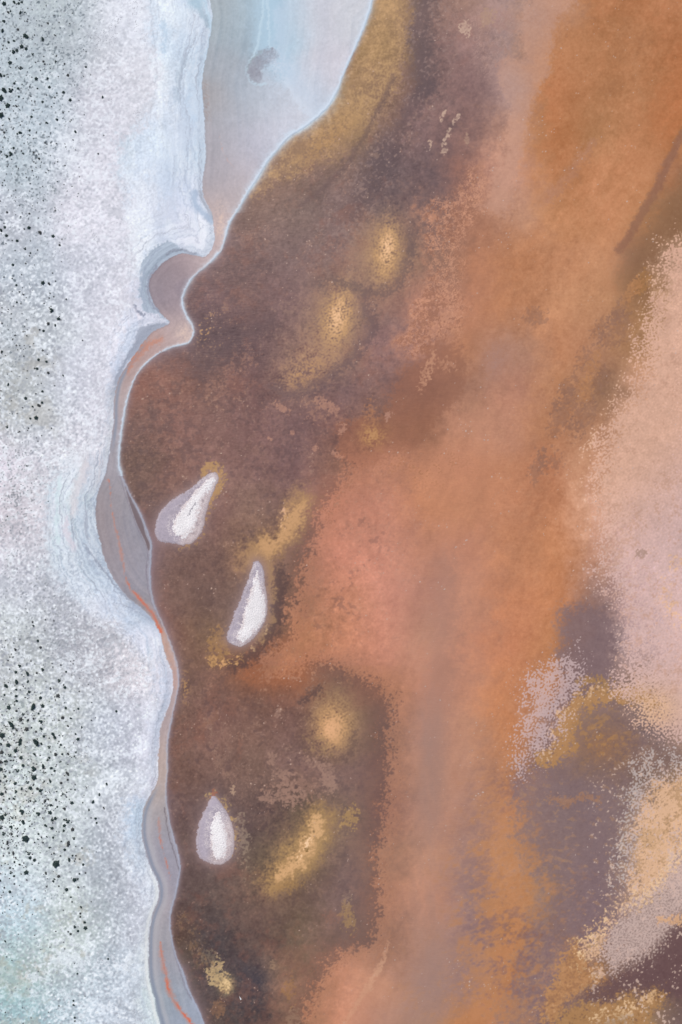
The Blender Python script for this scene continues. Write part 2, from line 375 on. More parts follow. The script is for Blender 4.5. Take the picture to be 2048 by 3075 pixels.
    def line(name, pts, w, col, op=1.0, wr=3, soft=0.0, gaps=0.0):
        f = fld(name, pts, closed=False, step=4, margin=max(40, w * 3))
        d = f(x + wr * r1, y + wr * r2)
        m = 1 - ss(w * (1 - soft) - 1, w * (1 + soft) + 1, d)
        if gaps: m = m * ss(-gaps, 1 - gaps, n2 * 0.5 + r1 * 0.5)
        mix(C, col, m * op)

    # top olive band with fine gold grain
    d, m = inside('olive', [(1140,-400),(1240,-400),(1245,0),(1232,100),(1205,190),(1185,270),(1130,300),(1100,390),(1040,465),(955,505),(850,545),(770,590),
        (760,560),(800,500),(850,435),(960,352),(1030,255),(1090,130),(1125,0)], 14, 10)
    g = 1 + 0.5 * r1 + 0.5 * g1
    mix(C, (152,128,104), m * 0.55); mix(C, (188,158,118), np.clip(m * 0.36 * g * ss(-0.8, 1.2, w1 + 0.3), 0, 1))
    blob(1120, 300, 60, 120, 0.5, (178,152,112), 0.35, 0.8)
    blob(980, 420, 110, 35, -0.7, (176,140,96), 0.45, 0.8)
    # dark diagonal bands
    line('dark1', [(1285,-20),(1270,60),(1262,150),(1275,260)], 30, (98,88,92), 0.55, 10, 0.95)
    line('dark2', [(1275,260),(1200,380),(1150,470),(1120,560),(1080,640)], 26, (96,84,88), 0.5, 12, 0.95)
    line('dark3', [(1180,230),(1130,340),(1075,440),(1010,530),(900,620)], 7, (104,88,88), 0.5, 3, 0.9)
    mixm = (1 - ss(30, 120, fld('dark2b', [(1285,0),(1275,260),(1150,470),(1060,640),(980,700)], closed=False, step=8, margin=150)(x, y)))
    mix(C, (150,130,128), mixm * ss(0.9, 1.5, n2 + 0.5 * r1) * 0.5)
    # pale salmon strip, top right
    d = fill('strip', [(1640,-60),(1590,0),(1574,60),(1560,100),(1575,160),(1530,172),(1506,180),(1500,250),(1533,305),(1530,360),(1525,430),(1498,485),(1472,540),
        (1462,600),(1410,610),(1475,635),(1520,640),(1548,535),(1568,460),(1590,350),(1610,290),(1650,225),(1662,150),(1668,75),(1710,20),(1760,-60)],
        (194,148,130), 0.62, 9, 8)
    blob(1545, 265, 50, 60, 0, (184,152,146), 0.5, 0.2)
    blob(1600, 60, 60, 60, 0, (180,146,138), 0.4, 0.3)
    # network of pale filaments
    wn = worley(x + 10 * r1 + 6 * w1, y + 10 * r2, 46)
    wn2 = worley(x + 5 * r2, y + 5 * r1 + 4 * w2, 24)
    netreg = ss(0, 60, fld('net', [(1240,560),(1330,560),(1420,480),(1470,520),(1480,640),(1440,760),(1440,900),(1400,1010),(1290,1080),(1210,1080),(1180,980),(1240,860),(1230,700)], margin=120)(x, y) + 20 * w1)
    mix(C, (206,150,124), netreg * (0.30 + 0.22 * np.clip(w2 + 0.4 * w1, -1, 1)))
    mix(C, (206,152,128), netreg * (1 - ss(0.03, 0.14, wn)) * 0.7)
    mix(C, (146,104,86), netreg * ss(0.2, 1.2, r1 + 0.5 * n2 + 0.3 * tear) * 0.6)
    mix(C, (205,150,124), netreg * (1 - ss(0.03, 0.18, wn2)) * 0.5)
    netreg2 = ss(0, 50, fld('net2', [(1330,40),(1480,0),(1570,40),(1560,160),(1500,240),(1440,260),(1400,180)], margin=100)(x, y))
    mix(C, (180,148,142), netreg2 * (1 - ss(0.04, 0.16, wn2)) * 0.5)
    mix(C, (150,112,106), netreg2 * ss(0.2, 1.2, r1) * 0.3)
    # brown island of mat between the orange areas
    d = fill('matbrown', [(1260,1060),(1310,1010),(1380,1030),(1400,1090),(1390,1180),(1330,1250),(1270,1310),(1180,1370),(1080,1400),(1020,1380),(1000,1310),(1060,1260),(1150,1230),(1200,1120)],
             (150,104,84), 0.55, 12, 12)
    patch(1285, 1110, 22, 70, 0.35, (192,144,120), 0.85, 0.5, 1.0)
    patch(1330, 1090, 60, 30, 0.2, (186,136,112), 0.7, 0.75, 0.9, 1)
    patch(1110, 1250, 32, 70, 0.1, (166,122,96), 0.8, 0.8, 1.0)
    blob(1120, 1310, 36, 34, 0, (184,142,98), 0.65, 1.0)
    for q in ((1030,1290,16,22),(1165,1250,12,18),(945,1345,10,14),(1010,1365,30,14),(850,1225,34,14),(920,1250,16,10),(880,1300,10,8),(980,1215,45,18),(810,1318,14,8)):
        patch(q[0], q[1], q[2], q[3], 0.6, (178,138,124), 0.75, 0.4, 0.9, q[0])
    patch(900, 1230, 230, 60, 0.1, (166,130,116), 0.55, 1.2, 1.0, 2)
    patch(700, 1120, 190, 90, -0.5, (156,120,108), 0.5, 1.0, 1.0, 1)
    patch(840, 1000, 90, 150, 0.5, (150,126,118), 0.45, 1.05, 1.3, 0)
    patch(1060, 760, 90, 80, 0.3, (158,122,112), 0.4, 1.0, 1.1, 2)
    # white grey streaks, upper middle
    for q in ((1352,390,10,52,0.42),(1376,350,7,30,0.5),(1336,450,9,20,0.3),(1330,350,7,26,0.5),(1398,85,20,30,-0.3),(1465,55,28,34,0.4),(1403,420,10,34,0.1),(1292,430,10,14,0.2)):
        patch(q[0], q[1], q[2], q[3], q[4], (192,170,156) if q[0] < 1400 else (172,142,126), 0.85, 0.35, 0.8, q[1])
    # sand mounds under the water: (olive halo, gold, pale core)
    def mound(cx, cy, rx, ry, rot, core=(230,194,158), gold=(212,172,118), halo=(152,126,106), k=1.0):
        blob(cx - 14, cy + 8, rx * 2.5, ry * 1.7, rot, (158,132,114), 0.55 * k, 0.4)
        blob(cx - 8, cy, rx * 1.7, ry * 1.3, rot, (176,146,112), 0.45 * k, 0.5)
        blob(cx, cy, rx, ry, rot, gold, 0.8 * k, 0.7)
        blob(cx, cy - ry * 0.1, rx * 0.5, ry * 0.55, rot, core, 0.7 * k, 0.9)
    mound(1162, 755, 32, 72, 0.12)
    mound(1012, 965, 36, 84, 0.25)
    blob(930, 1090, 100, 66, -0.6, (168,138,118), 0.7, 0.6)
    blob(915, 1120, 70, 40, -0.6, (184,146,108), 0.4, 1.2)
    # dark ring round the mounds
    line('ring1', [(1235,700),(1225,790),(1190,860),(1110,880),(1060,860),(960,850)], 14, (104,90,92), 0.5, 10, 0.9)
    line('ring2', [(1100,900),(1110,980),(1070,1060),(1010,1120),(940,1165),(860,1185),(815,1150)], 15, (108,92,96), 0.55, 10, 0.9)
    line('darkb', [(590,1120),(640,1060),(740,1010),(810,950)], 22, (98,84,88), 0.4, 10, 0.9)
    # salmon mud with its torn brown rim
    rim = [(1120,1340),(1060,1410),(1015,1470),(985,1510),(957,1557),(930,1646),(908,1718),(886,1780),(872,1850),(866,1900),(823,1945),(770,1990),(800,2040),(877,2030),
           (939,1996),(1002,1988),(1070,2032),(1130,2062),(1165,2100),(1175,2150),(1152,2190),(1158,2246),(1158,2336),(1146,2394),(1149,2450),(1127,2576),(1131,2665),(1138,2754),
           (1118,2817),(1066,2846),(993,2882),(946,2933),(920,3000),(908,3075),(880,3400),(2300,3400),(2300,1340)]
    f = fld('salmon', rim, margin=260)
    nn = 0.55 * r1 + 0.9 * g1 + 0.5 * g2 + 0.4 * tear
    ds = f(x + 8 * w2, y + 8 * w1) + 11 * nn
    sal = np.where(y[..., None] < 2000, np.array((194,136,112), F), np.array((192,136,108), F))
    mix(C, sal, ss(-24, 28, ds) * np.exp(-np.clip(ds, 0, 999) / 60.0) * ss(1300, 1420, y) * 0.8)
    mix(C, (118,92,84), (1 - ss(-18, 12, ds)) * np.exp(-np.clip(-ds, 0, 999) / 34.0) * ss(1380, 1500, y) * 0.8)
    mix(C, (176,114,80), (1 - ss(-18, 12, ds)) * np.exp(-np.clip(-ds, 0, 999) / 55.0) * ss(1880, 1960, y) * (1 - ss(2030, 2110, y)) * (1 - ss(880, 960, x)) * 0.8)
    pin = np.exp(-((x - 1010) / 110) ** 2 - ((y - 1560) / 170) ** 2)
    mix(C, (200,140,120), pin * 0.2)
    mix(C, (158,112,92), ss(0.7, 1.6, n1 + 0.7 * r2) * np.exp(-((f(x, y) - 10) / 38) ** 2) * 0.55 * ss(1300, 1400, y))
    # stippled orange, upper middle right
    stp = np.exp(-((x - 1270) / 130) ** 2 - ((y - 1400) / 70) ** 2)
    mix(C, (160,112,84), stp * ss(0.4, 1.3, n1 + 0.5 * r1) * 0.55)
    # long mound between the islands
    line('bar', [(905,1500),(880,1560),(845,1620),(800,1665),(770,1655),(765,1680)], 34, (184,150,110), 0.7, 10, 0.9)
    line('bar2', [(900,1530),(870,1575),(835,1620),(800,1650)], 20, (208,168,122), 0.7, 10, 0.9)
    line('bar3', [(858,1540),(845,1580),(828,1615)], 8, (226,188,160), 0.8, 7, 0.8, 0.3)
    line('bar4', [(800,1700),(805,1760),(806,1810),(800,1870),(775,1910)], 13, (166,138,104), 0.8, 9, 0.7)
    line('bar5', [(845,1720),(835,1800),(828,1860),(800,1930),(740,1975),(700,2000)], 18, (84,72,72), 0.65, 8, 0.9)
    line('bar6', [(808,1880),(790,1925),(760,1950)], 8, (206,182,140), 0.8, 8, 0.7, 0.2)
    patch(655, 1935, 36, 62, 0.1, (166,132,92), 0.75, 0.5, 1.2)
    line('gold', [(640,1990),(665,1996),(700,1985),(730,1965)], 8, (222,176,112), 0.85, 9, 0.8, 0.15)
    patch(640, 1985, 16, 18, 0, (206,164,104), 0.6, 0.4)
    # lower mounds
    blob(1000, 2160, 62, 105, 0.1, (140,118,98), 0.75, 0.5)
    blob(998, 2180, 62, 82, 0.15, (180,146,110), 0.6, 0.6)
    blob(998, 2185, 42, 56, 0.15, (206,164,122), 0.85, 0.6)
    blob(990, 2190, 24, 30, 0.3, (222,176,134), 0.8, 0.4)
    patch(960, 2240, 80, 50, 0.3, (156,132,104), 0.6, 0.8, 0.9, 1)
    line('arc', [(905,2110),(940,2085),(958,2070)], 10, (96,82,80), 0.7, 7, 0.9)
    line('arc2', [(905,2230),(930,2260),(980,2280),(1040,2270),(1075,2210)], 8, (108,90,84), 0.5, 8, 0.9)
    patch(880, 2370, 95, 60, 0.1, (152,124,114), 0.7, 0.55, 1.0, 2); patch(985, 2330, 30, 70, -0.4, (156,130,120), 0.7, 0.5, 1.0, 1)
    for q in ((815,2275,16,26,0.1),(850,2325,42,18,0.2),(860,2380,56,44,0.2),(985,2345,22,44,-0.3),(950,2290,40,22,0.2),(835,2140,10,20,0.1),(1005,2355,8,18,0.2),(800,2395,24,18,0)):
        patch(q[0], q[1], q[2], q[3], q[4], (158,132,122), 0.8, 0.35, 1.0, q[1])
    for q in ((640,2090,30,50),(600,2180,20,60),(720,2240,12,60),(690,2120,30,30),(840,2110,50,20)):
        patch(q[0], q[1], q[2], q[3], 0.1, (142,106,94), 0.4, 0.5, 1.4, q[0])
    line('vein', [(612,2160),(628,2185),(640,2240),(655,2290),(672,2310),(700,2345)], 3, (152,128,116), 0.65, 7, 0.6)
    line('vein2', [(632,2205),(670,2200),(682,2240),(690,2260),(672,2290),(650,2270),(640,2250)], 2.4, (150,126,116), 0.5, 7, 0.6)
    line('vein3', [(600,2190),(625,2170),(640,2140)], 4, (150,116,100), 0.5, 7, 0.6)
    patch(728, 2520, 34, 120, -0.15, (160,146,132), 0.62, 0.75, 0.75, 2)
    patch(700, 2375, 16, 22, -0.2, (178,158,140), 0.8, 0.4, 0.8)
    # bow shaped golden mound with a white crest
    blob(895, 2565, 140, 78, -0.75, (146,128,100), 0.65, 0.4)
    blob(900, 2560, 120, 52, -0.75, (178,150,108), 0.5, 0.6)
    line('bow', [(960,2460),(955,2500),(930,2550),(890,2590),(850,2615),(820,2635)], 34, (192,158,108), 0.65, 10, 0.9)
    line('bow2', [(958,2465),(950,2510),(915,2560),(870,2600),(830,2620)], 15, (220,182,122), 0.75, 9, 0.8)
    line('bow3', [(935,2520),(925,2550),(900,2572)], 8, (236,214,188), 0.85, 7, 0.6, 0.1)
    patch(922, 2553, 8, 8, 0, (110,92,60), 0.8, 0.2)
    patch(850, 2665, 70, 30, -0.2, (168,136,92), 0.45, 0.7, 0.9)
    patch(1050, 2450, 32, 62, 0.15, (180,148,100), 0.65, 0.75, 0.7, 1)
    patch(1000, 2440, 40, 40, 0, (160,134,100), 0.5, 0.95, 0.7, 2)
    patch(1042, 2755, 34, 66, 0, (170,140,98), 0.6, 0.75, 0.8, 1)
    patch(1040, 2700, 22, 30, 0, (152,130,116), 0.6, 0.6, 0.8, 2)
    patch(1000, 2755, 40, 24, 0, (142,108,96), 0.5, 0.5, 1)
    # pale cream patch in the dark corner
    patch(655, 2925, 36, 58, -0.4, (188,176,138), 0.85, 0.45, 0.8, 1)
    blob(680, 2958, 20, 24, 0, (216,200,150), 0.95, 0.4)
    patch(630, 2880, 40, 26, 0.6, (140,128,114), 0.6, 0.6, 0.9)
    patch(818, 2900, 9, 22, 0, (156,136,116), 0.7, 0.3, 0.8)
    patch(655, 3030, 22, 26, 0, (150,118,94), 0.6, 0.4, 1)
    patch(870, 2975, 26, 60, 0, (164,126,86), 0.5, 0.6, 0.9, 1)
    patch(880, 3060, 30, 40, 0, (160,136,118), 0.5, 0.6, 0.8, 2)
    line('bw', [(560,2760),(590,2820),(600,2870),(640,2900)], 14, (140,116,92), 0.5, 12, 0.9, 0.2)
    for nm_, pl in (('isA', ISL_OUT[0]), ('isB', ISL_OUT[1]), ('isC', ISL_OUT[2])):
        di_ = -fld(nm_, pl, step=4)(x, y)
        mix(C, (150,132,136), np.exp(-np.clip(di_, 0, 999) / 15.0) * 0.75)
    line('ha', [(618,1418),(645,1410),(664,1428),(668,1455),(652,1490),(640,1520)], 12, (184,152,106), 0.8, 9, 0.8)
    line('ha2', [(640,1520),(622,1560),(612,1600),(590,1628),(550,1640)], 5, (176,146,100), 0.7, 6, 0.8, 0.3)
    line('hc', [(628,2385),(655,2390),(680,2415),(698,2460),(706,2520),(702,2560)], 9, (184,164,118), 0.85, 8, 0.8, 0.45)
    line('hc2', [(640,2370),(638,2395)], 4, (178,116,92), 0.7, 4, 0.8)
    patch(622, 2385, 14, 12, 0, (176,158,120), 0.7, 0.4)
    # gold flecks by the two spits of the shore
    gf = np.exp(-((x - 612) / 20) ** 2 - ((y - 995) / 34) ** 2)
    mix(C, (190,154,110), gf * ss(0.0, 1.0, n1 + 0.7 * r1) * 0.95)
    gf = np.exp(-((x - 640) / 60) ** 2 - ((y - 985) / 60) ** 2)
    mix(C, (184,150,116), gf * ss(1.1, 1.8, n1 + 0.7 * r1) * 0.8)
    gf = np.exp(-((x - 556) / 14) ** 2 - ((y - 2060) / 55) ** 2)
    mix(C, (176,140,98), gf * ss(-0.1, 1.0, n1 + 0.7 * r1) * 0.85)
    # scattered pale grains over the mats
    mix(C, (184,156,140), left * ss(3.0, 4.4, 1.4 * g1 + 0.9 * r2 + 0.8 * w2) * 0.25)
    # long bluish and orange drifts in the middle
    line('drift1', [(1300,2500),(1290,2350),(1310,2150),(1330,1900),(1340,1700)], 40, (158,122,112), 0.35, 8, 0.95)
    line('drift2', [(1250,3075),(1290,2960),(1330,2850)], 60, (160,130,122), 0.4, 8, 0.95)
    line('pale', [(1165,2830),(1142,2890),(1100,2970),(1062,3030),(1030,3090)], 5, (208,158,132), 0.55, 4, 0.9)
    line('pale2', [(1152,2880),(1112,2965)], 3, (214,168,142), 0.5, 4, 0.9)
    # brown streak, upper right, and the brown corner below it
    line('track', [(2100,330),(2048,405),(2000,500),(1950,610),(1900,690),(1860,750)], 13, (150,108,88), 0.85, 3, 0.5)
    d = fill('corner', [(2300,420),(2048,570),(1975,610),(1920,690),(1880,780),(1870,860),(1905,900),(1950,880),(1990,780),(2048,735),(2300,650)], (140,104,78), 0.85, 35, 12)
    patch(1925, 850, 26, 46, 0.5, (170,122,74), 0.6, 0.4, 1.6)
    for q in ((1760,1085,36,34,0.3),(1800,1000,22,44,0.3),(1750,1250,30,60,0.5),(1850,990,34,60,0.5),(1790,1160,26,60,0.5),(1650,1380,40,34,0.3),(1700,1180,24,80,0.5),(1690,1240,30,80,0.5),(1610,950,30,24,0),(1720,1290,26,40,0),(1615,1400,20,50,0.3),(1860,930,16,50,0.4)):
        patch(q[0], q[1], q[2] * 1.3, q[3] * 1.3, q[4], (138,104,90), 0.42, 0.35, 2.4, q[0])
    for q in ((1780,1100,26,60,0.3),(1760,1170,30,50,0.4),(1900,870,20,50,0.5)):
        patch(q[0], q[1], q[2], q[3], q[4], (190,134,92), 0.5, 0.3, 2.0, q[1])
    blob(1500, 1060, 70, 60, 0.4, (168,126,112), 0.5, 0.25)
    blob(1480, 1100, 40, 60, 0.4, (160,124,116), 0.35, 0.3)
    line('lavdr', [(1640,600),(1700,540),(1780,440)], 16, (176,128,108), 0.5, 8, 0.9)

    # ---------------- right side: salt crust stippled over the mud
    dark = [(1544,2326),(1600,2296),(1656,2288),(1760,2290),(1860,2306),(1880,2402),(1872,2530),(1855,2683),(1784,2811),(1715,2851),(1690,2913),(1640,3015),(1625,3100),(1510,3100),
            (1535,3000),(1554,2938),(1590,2860),(1615,2785),(1660,2700),(1640,2640),(1575,2590),(1560,2480)]
    fill('dark', dark, (135,113,114), 0.75, 24, 26)
    mix(C, (168,130,104), ss(1.3, 2.0, bd(x, y, 22, 1, 0.4, 2.2) + 0.7 * r1) * ss(-20, 30, fld('dark', dark)(x, y)) * 0.42)
    # rusty clouds beside it, torn by the drift of the water
    cloud = fb(x, y, 2.6, 0, True, -0.35, 1.6) + 0.45 * tear
    for q in ((1510,2700,120,130,0.2,.75),(1450,2890,90,150,0.1,.6),(1610,2660,80,50,0.2,.6),(1545,2870,80,60,0.4,.5),(1500,2540,110,80,0.1,.45),(1470,3020,140,70,0,.6),(1480,2420,90,90,0,.35)):
        e_ = np.exp(-((x - q[0]) / q[2]) ** 2 - ((y - q[1]) / q[3]) ** 2)
        mix(C, (188,132,92), ss(-0.5, 1.0, 1.6 * e_ + 0.5 * cloud - 0.75) * q[5] * 0.85 * e_ ** 0.35)
    for q in ((1590,2820,80,50,.6),(1570,2900,70,50,.5),(1420,2620,60,110,.3),(1540,2350,50,50,.45),(1470,2800,60,60,.35),(1600,2990,70,70,.4)):
        e_ = np.exp(-((x - q[0]) / q[2]) ** 2 - ((y - q[1]) / q[3]) ** 2)
        mix(C, (130,104,108), ss(-0.1, 1.5, 1.1 * e_ - 0.6 * cloud - 0.2) * q[4] * 0.85 * e_ ** 0.3)
    e_ = np.exp(-((x - 1292) / 62) ** 2) * ss(1950, 2200, y) * (1 - ss(2950, 3060, y))
    mix(C, (158,128,120), e_ * (0.32 + 0.12 * fb(x, y, 2.2, 2, False, 1.5, 3.0)))
    d = fill('purple', [(1682,1832),(1733,1814),(1800,1830),(1838,1860),(1850,1959),(1835,2051),(1850,2120),(1784,2110),(1740,2110),(1690,2130),(1660,2200),(1640,2270),(1560,2330),(1600,2260),(1640,2150),(1690,2050),(1680,1960),(1694,1908)], (132,109,110), 0.85, 16, 12)
    fill('purple2', [(1720,2180),(1780,2150),(1860,2120),(1900,2180),(1960,2250),(2048,2230),(2300,2250),(2300,2330),(2048,2310),(1930,2300),(1880,2330),(1760,2330),(1660,2330),(1680,2280),(1740,2270)], (132,108,104), 0.7, 20, 16)
    blob(1810, 2240, 90, 60, 0, (152,114,88), 0.75, 0.4)
    mix(C, (176,130,84), np.exp(-((x - 1800) / 110) ** 2 - ((y - 2210) / 90) ** 2) * ss(0.1, 1.3, cloud + 0.3 * g2) * 0.6)
    line('gold2', [(1632,2282),(1660,2270),(1690,2235),(1700,2175),(1735,2125),(1800,2098),(1860,2090),(1920,2080),(1960,2100)], 22, (182,136,84), 0.85, 12, 0.5)
    line('gold3', [(1745,2050),(1790,2040),(1820,2060)], 16, (176,134,84), 0.75, 12, 0.7)
    line('gold4', [(1655,2400),(1700,2402),(1745,2390),(1790,2400)], 9, (176,128,96), 0.6, 10, 0.8)
    nnc = 0.45 * bd(x, y, 12, 1) + 0.45 * bd(x, y, 8, 2) + 0.34 * g1 + 0.5 * r2
    crust = [(2300,640),(2048,715),(2020,728),(1985,756),(1974,800),(1990,868),(1960,890),(1945,910),(1935,955),(1900,1026),(1885,1088),(1850,1190),(1818,1262),(1782,1318),(1772,1389),(1752,1465),
             (1776,1551),(1764,1653),(1750,1745),(1800,1790),(1850,1850),(1868,1900),(1850,1990),(1830,2070),(1880,2120),(1905,2189),(1962,2235),(2048,2250),(2300,2260)]
    fc = fld('crust', crust, margin=200)
    dc = fc(x + 12 * r1, y + 12 * r2)
    cc = np.zeros(C.shape, F) + np.array((223,177,154), F)
    t = ss(1350, 1750, y + 0.9 * (x - 1900)); cc += t[..., None] * (np.array((210,180,174), F) - cc)
    t = np.exp(-((y - 2130) / 70) ** 2 - ((x - 1960) / 90) ** 2) + np.exp(-((fld('sandr', [(2040,1690),(1995,1750),(2000,1820),(2048,1870),(2120,1920)], closed=False, margin=60)(x + 14 * r1, y + 14 * r2)) / 13) ** 2) * ss(-0.8, 0.8, tear)
    cc += np.clip(t, 0, 0.9)[..., None] * (np.array((226,184,150), F) - cc)
    mix(cc, (196,150,128), ss(0.3, 1.9, fb(x, y, 2.0, 1, True) + 0.4 * tear) * 0.45)
    cc *= (0.965 + 0.02 * w1 + 0.016 * n1)[..., None]
    cover = ss(-0.45, 0.5, nnc + np.interp(dc + 8 * w2, [-60, -22, 15, 70, 180], [-3, -1.6, -0.25, 0.85, 1.7]).astype(F) - 0.75 * np.exp(-((x - 1850) / 75) ** 2 - ((y - 1720) / 130) ** 2))
    hole = ss(1.5, 2.1, 0.7 * bd(x, y, 9, 0) + 0.9 * g1 + 0.3 * r1 + 0.30 * ss(1500, 1900, y)) * (0.6 + 0.4 * ss(1350, 1700, y))
    C += (cover * (1 - 0.62 * hole))[..., None] * (cc - C)
    patch(1925, 1662, 20, 16, 0, (160,130,116), 0.7, 0.3, 1.0)
    # lavender stipple between the purple patches
    fl = fld('lav', [(1580,2066),(1640,2030),(1707,1985),(1760,2030),(1740,2080),(1700,2120),(1690,2163),(1660,2235),(1610,2290),(1570,2340),(1549,2300),(1556,2214),(1576,2138)], margin=120)
    dl = fl(x + 12 * r1, y + 12 * r2)
    cov = ss(-0.5, 0.55, 1.1 * nnc + np.interp(dl, [-60, -20, 10, 40], [-3, -1.5, -0.1, 0.45]).astype(F))
    mix(C, (200,174,176), cov * 0.8)
    mix(C, (214,178,152), ss(0.0, 0.5, nnc + 1.1 - (fld('goldline', [(1640,2285),(1690,2140),(1790,2075),(1850,2075)], closed=False, margin=60)(x + 6 * r2, y + 6 * r1)) / 12.0) * ss(0.3, 1.0, n2) * 0.7)
    # lower right: sand edge, grey crust, dark pool, orange strip
    fill('darkpool', [(2300,2730),(2048,2780),(1988,2822),(1937,2880),(1860,2940),(1790,2975),(1758,3015),(1886,3003),(1962,2976),(2048,2990),(2300,3000)], (112,88,86), 0.9, 14, 14)
    fill('orstrip', [(1728,2846),(1760,2880),(1790,2915),(1805,2955),(1760,2985),(1707,3005),(1690,3050),(1665,3090),(1631,3060),(1640,2995),(1670,2950),(1692,2887)], (186,136,92), 0.85, 8, 14)
    sand = [(2300,2260),(2100,2300),(1990,2350),(1935,2420),(1905,2530),(1900,2600),(1900,2650),(1860,2710),(1790,2790),(1735,2850),(1800,2870),(1840,2760),(1900,2700),(2000,2650),(2048,2560),(2300,2400)]
    ds2 = fld('sand', sand, margin=120)(x + 12 * r1, y + 12 * r2)
    covs = ss(-0.8, 0.9, nnc * 0.9 + np.clip(ds2 / 18.0, -3, 2.6) + 0.1)
    mott = np.clip(0.5 + 0.30 * (fb(x, y, 1.8, 0, True) + 0.5 * tear), 0, 1)
    mix(C, (222,182,148), covs * 0.9)
    mix(C, (176,138,102), covs * ss(0.55, 1.0, mott) * 0.6)
    mix(C, (150,120,98), covs * (1 - ss(0.02, 0.12, worley(x + 4 * r1, y + 4 * r2, 13))) * 0.35 * ss(-0.5, 1.0, w1 + 0.4))
    patch(1960, 2520, 60, 60, 0.5, (184,146,104), 0.45, 0.7, 1.0, 1)
    mix(C, (150,118,92), covs * ss(1.4, 2.0, n3 + 0.7 * n1) * 0.5)
    CREAM = [(1742,2880),(1775,2830),(1815,2775),(1850,2735),(1905,2698),(1970,2668),(2015,2625),(2050,2560),(2120,2480)]
    d0_ = fld('greyc0', [(1875,2330),(1930,2275),(2000,2260),(2300,2250),(2300,2340),(1990,2360),(1945,2420),(1920,2500),(1905,2620),(1860,2700),(1852,2640),(1855,2540),(1865,2440)], margin=90)(x + 12 * r1, y + 12 * r2)
    cov0 = ss(-0.45, 0.5, nnc + np.interp(d0_, [-45, -10, 18, 50], [-2.6, -1.2, -0.35, 0.1]).astype(F))
    mix(C, (192,176,174), cov0 * 0.8)
    greyc = [(2300,2420),(2048,2520),(2003,2632),(1911,2690),(1850,2740),(1812,2815),(1800,2870),(1830,2930),(1886,2900),(1962,2862),(2000,2800),(2048,2750),(2300,2700)]
    dg = fld('greyc', greyc, margin=120)(x + 12 * r1, y + 12 * r2)
    cov = ss(-0.7, 0.8, 1.1 * nnc + np.clip(dg / 18.0, -3, 2.2) - 0.35)
    mix(C, (196,174,166), cov * 0.9)
    mix(C, (140,118,112), cov * (1 - ss(0.02, 0.16, worley(x + 4 * r1, y + 4 * r2, 12))) * 0.5)
    mix(C, (134,112,108), cov * ss(0.7, 1.6, bd(x, y, 9, 0) + 0.7 * g1) * 0.5)
    oc = fld('orstrip', None); og = 0.5 * tear + 0.6 * fb(x, y, 1.6, 1, True)
    mix(C, (206,160,118), ss(-4, 12, oc(x, y)) * ss(0.3, 1.4, og) * 0.5)
    mix(C, (150,110,88), ss(-4, 12, oc(x, y)) * ss(0.4, 1.6, -og) * 0.5)
    line('cream', CREAM, 15, (232,200,156), 0.8, 16, 0.8, 0.35)
    line('sandfinger', [(2100,2760),(2030,2762),(1980,2768)], 9, (218,170,130), 0.85, 7, 0.6)
    fill('goldbot', [(1690,3050),(1760,3030),(1860,3012),(1940,2990),(1980,2975),(1990,3010),(1960,3060),(1940,3140),(1690,3140)], (176,132,84), 0.85, 9, 14)
    mix(C, (128,98,86), ss(-5, 10, fld('goldbot', None)(x, y)) * ss(0.2, 1.5, -og) * 0.6)
    patch(1850, 3040, 120, 30, -0.25, (224,190,154), 0.8, 0.8, 1.0, 1)
    patch(1940, 2995, 60, 26, -0.25, (220,180,140), 0.7, 0.8, 1.0, 0)
    patch(1790, 2925, 26, 30, 0, (210,178,156), 0.8, 0.8, 0.7, 2)
    patch(1850, 3070, 90, 22, -0.2, (170,150,140), 0.6, 0.7, 0.8, 0)
    mix(C, (200,176,164), ss(1.9, 2.4, n2 + r1) * ss(1740, 1800, x) * ss(2240, 2330, y) * 0.75)

    rr_ = ss(1350, 1600, x)
    C += (rr_ * (1.4 * r1 + 0.9 * g1 + 0.8 * g2))[..., None] * np.array([1.0, .95, .9], F)
    # milky edge of the water and the pale rim
    n_out = np.clip(dA, 0, 999)
    edgew = np.where(y < 700, 9.0, 15.0).astype(F) * (0.8 + 0.25 * w1)
    mix(C, (150,134,146), np.exp(-n_out / np.clip(edgew, 4, 40)) * 0.75)
    mix(C, (140,122,134), np.exp(-((x - 490) / 60) ** 2 - ((y - 1620) / 170) ** 2) * np.exp(-n_out / 30.0) * 0.8)
    ex = np.clip((C[..., 1] - C[..., 2]) - 36, 0, None)          # the mud is rusty, never lemon
    C[..., 2] += 0.78 * ex
    ex = np.clip(1.06 * C[..., 1] - 0.80 * C[..., 0] - 8, 0, 30) * ss(20, 40, C[..., 0] - C[..., 2])
    C[..., 0] += 0.35 * ex
    C *= 1 + left[..., None] * np.array([0.015, -0.03, -0.06], F)
    C_lake = C

    # ---------------- grey mud between water and salt
    C = grid_col(g_mud, -340, 16, -340, 16, x + 4 * w1, y + 4 * w2)
    C *= (1 + 0.012 * r1 + 0.008 * n3)[..., None]
    sm = dM0 + 0 * x
    # faint strand lines that follow the shore
    sl_ = np.sin(sm / 3.3 + 1.5 * w1) * ss(-46, -6, sm) * (1 - ss(-3, 0, sm))
    C += (3.0 * sl_)[..., None]
    cont = samp(FB[2], dM0 * 2.6 + 500, y * 0.06 + 40)
    C += (2.6 * cont)[..., None] * np.array([1.2, 1, .8], F)
    # dark band against the salt, lower half and around y 1000-1400
    bnd = np.exp(-((sm + 8) / 5.5) ** 2) * np.clip(ss(2340, 2420, y) + ss(1010, 1050, y) * (1 - ss(1300, 1380, y)), 0, 1)
    mix(C, (142,150,168), bnd * 0.8)
    bnd = np.exp(-((sm + 20) / 7) ** 2) * ss(2400, 2450, y)
    mix(C, (186,184,190), bnd * 0.6)
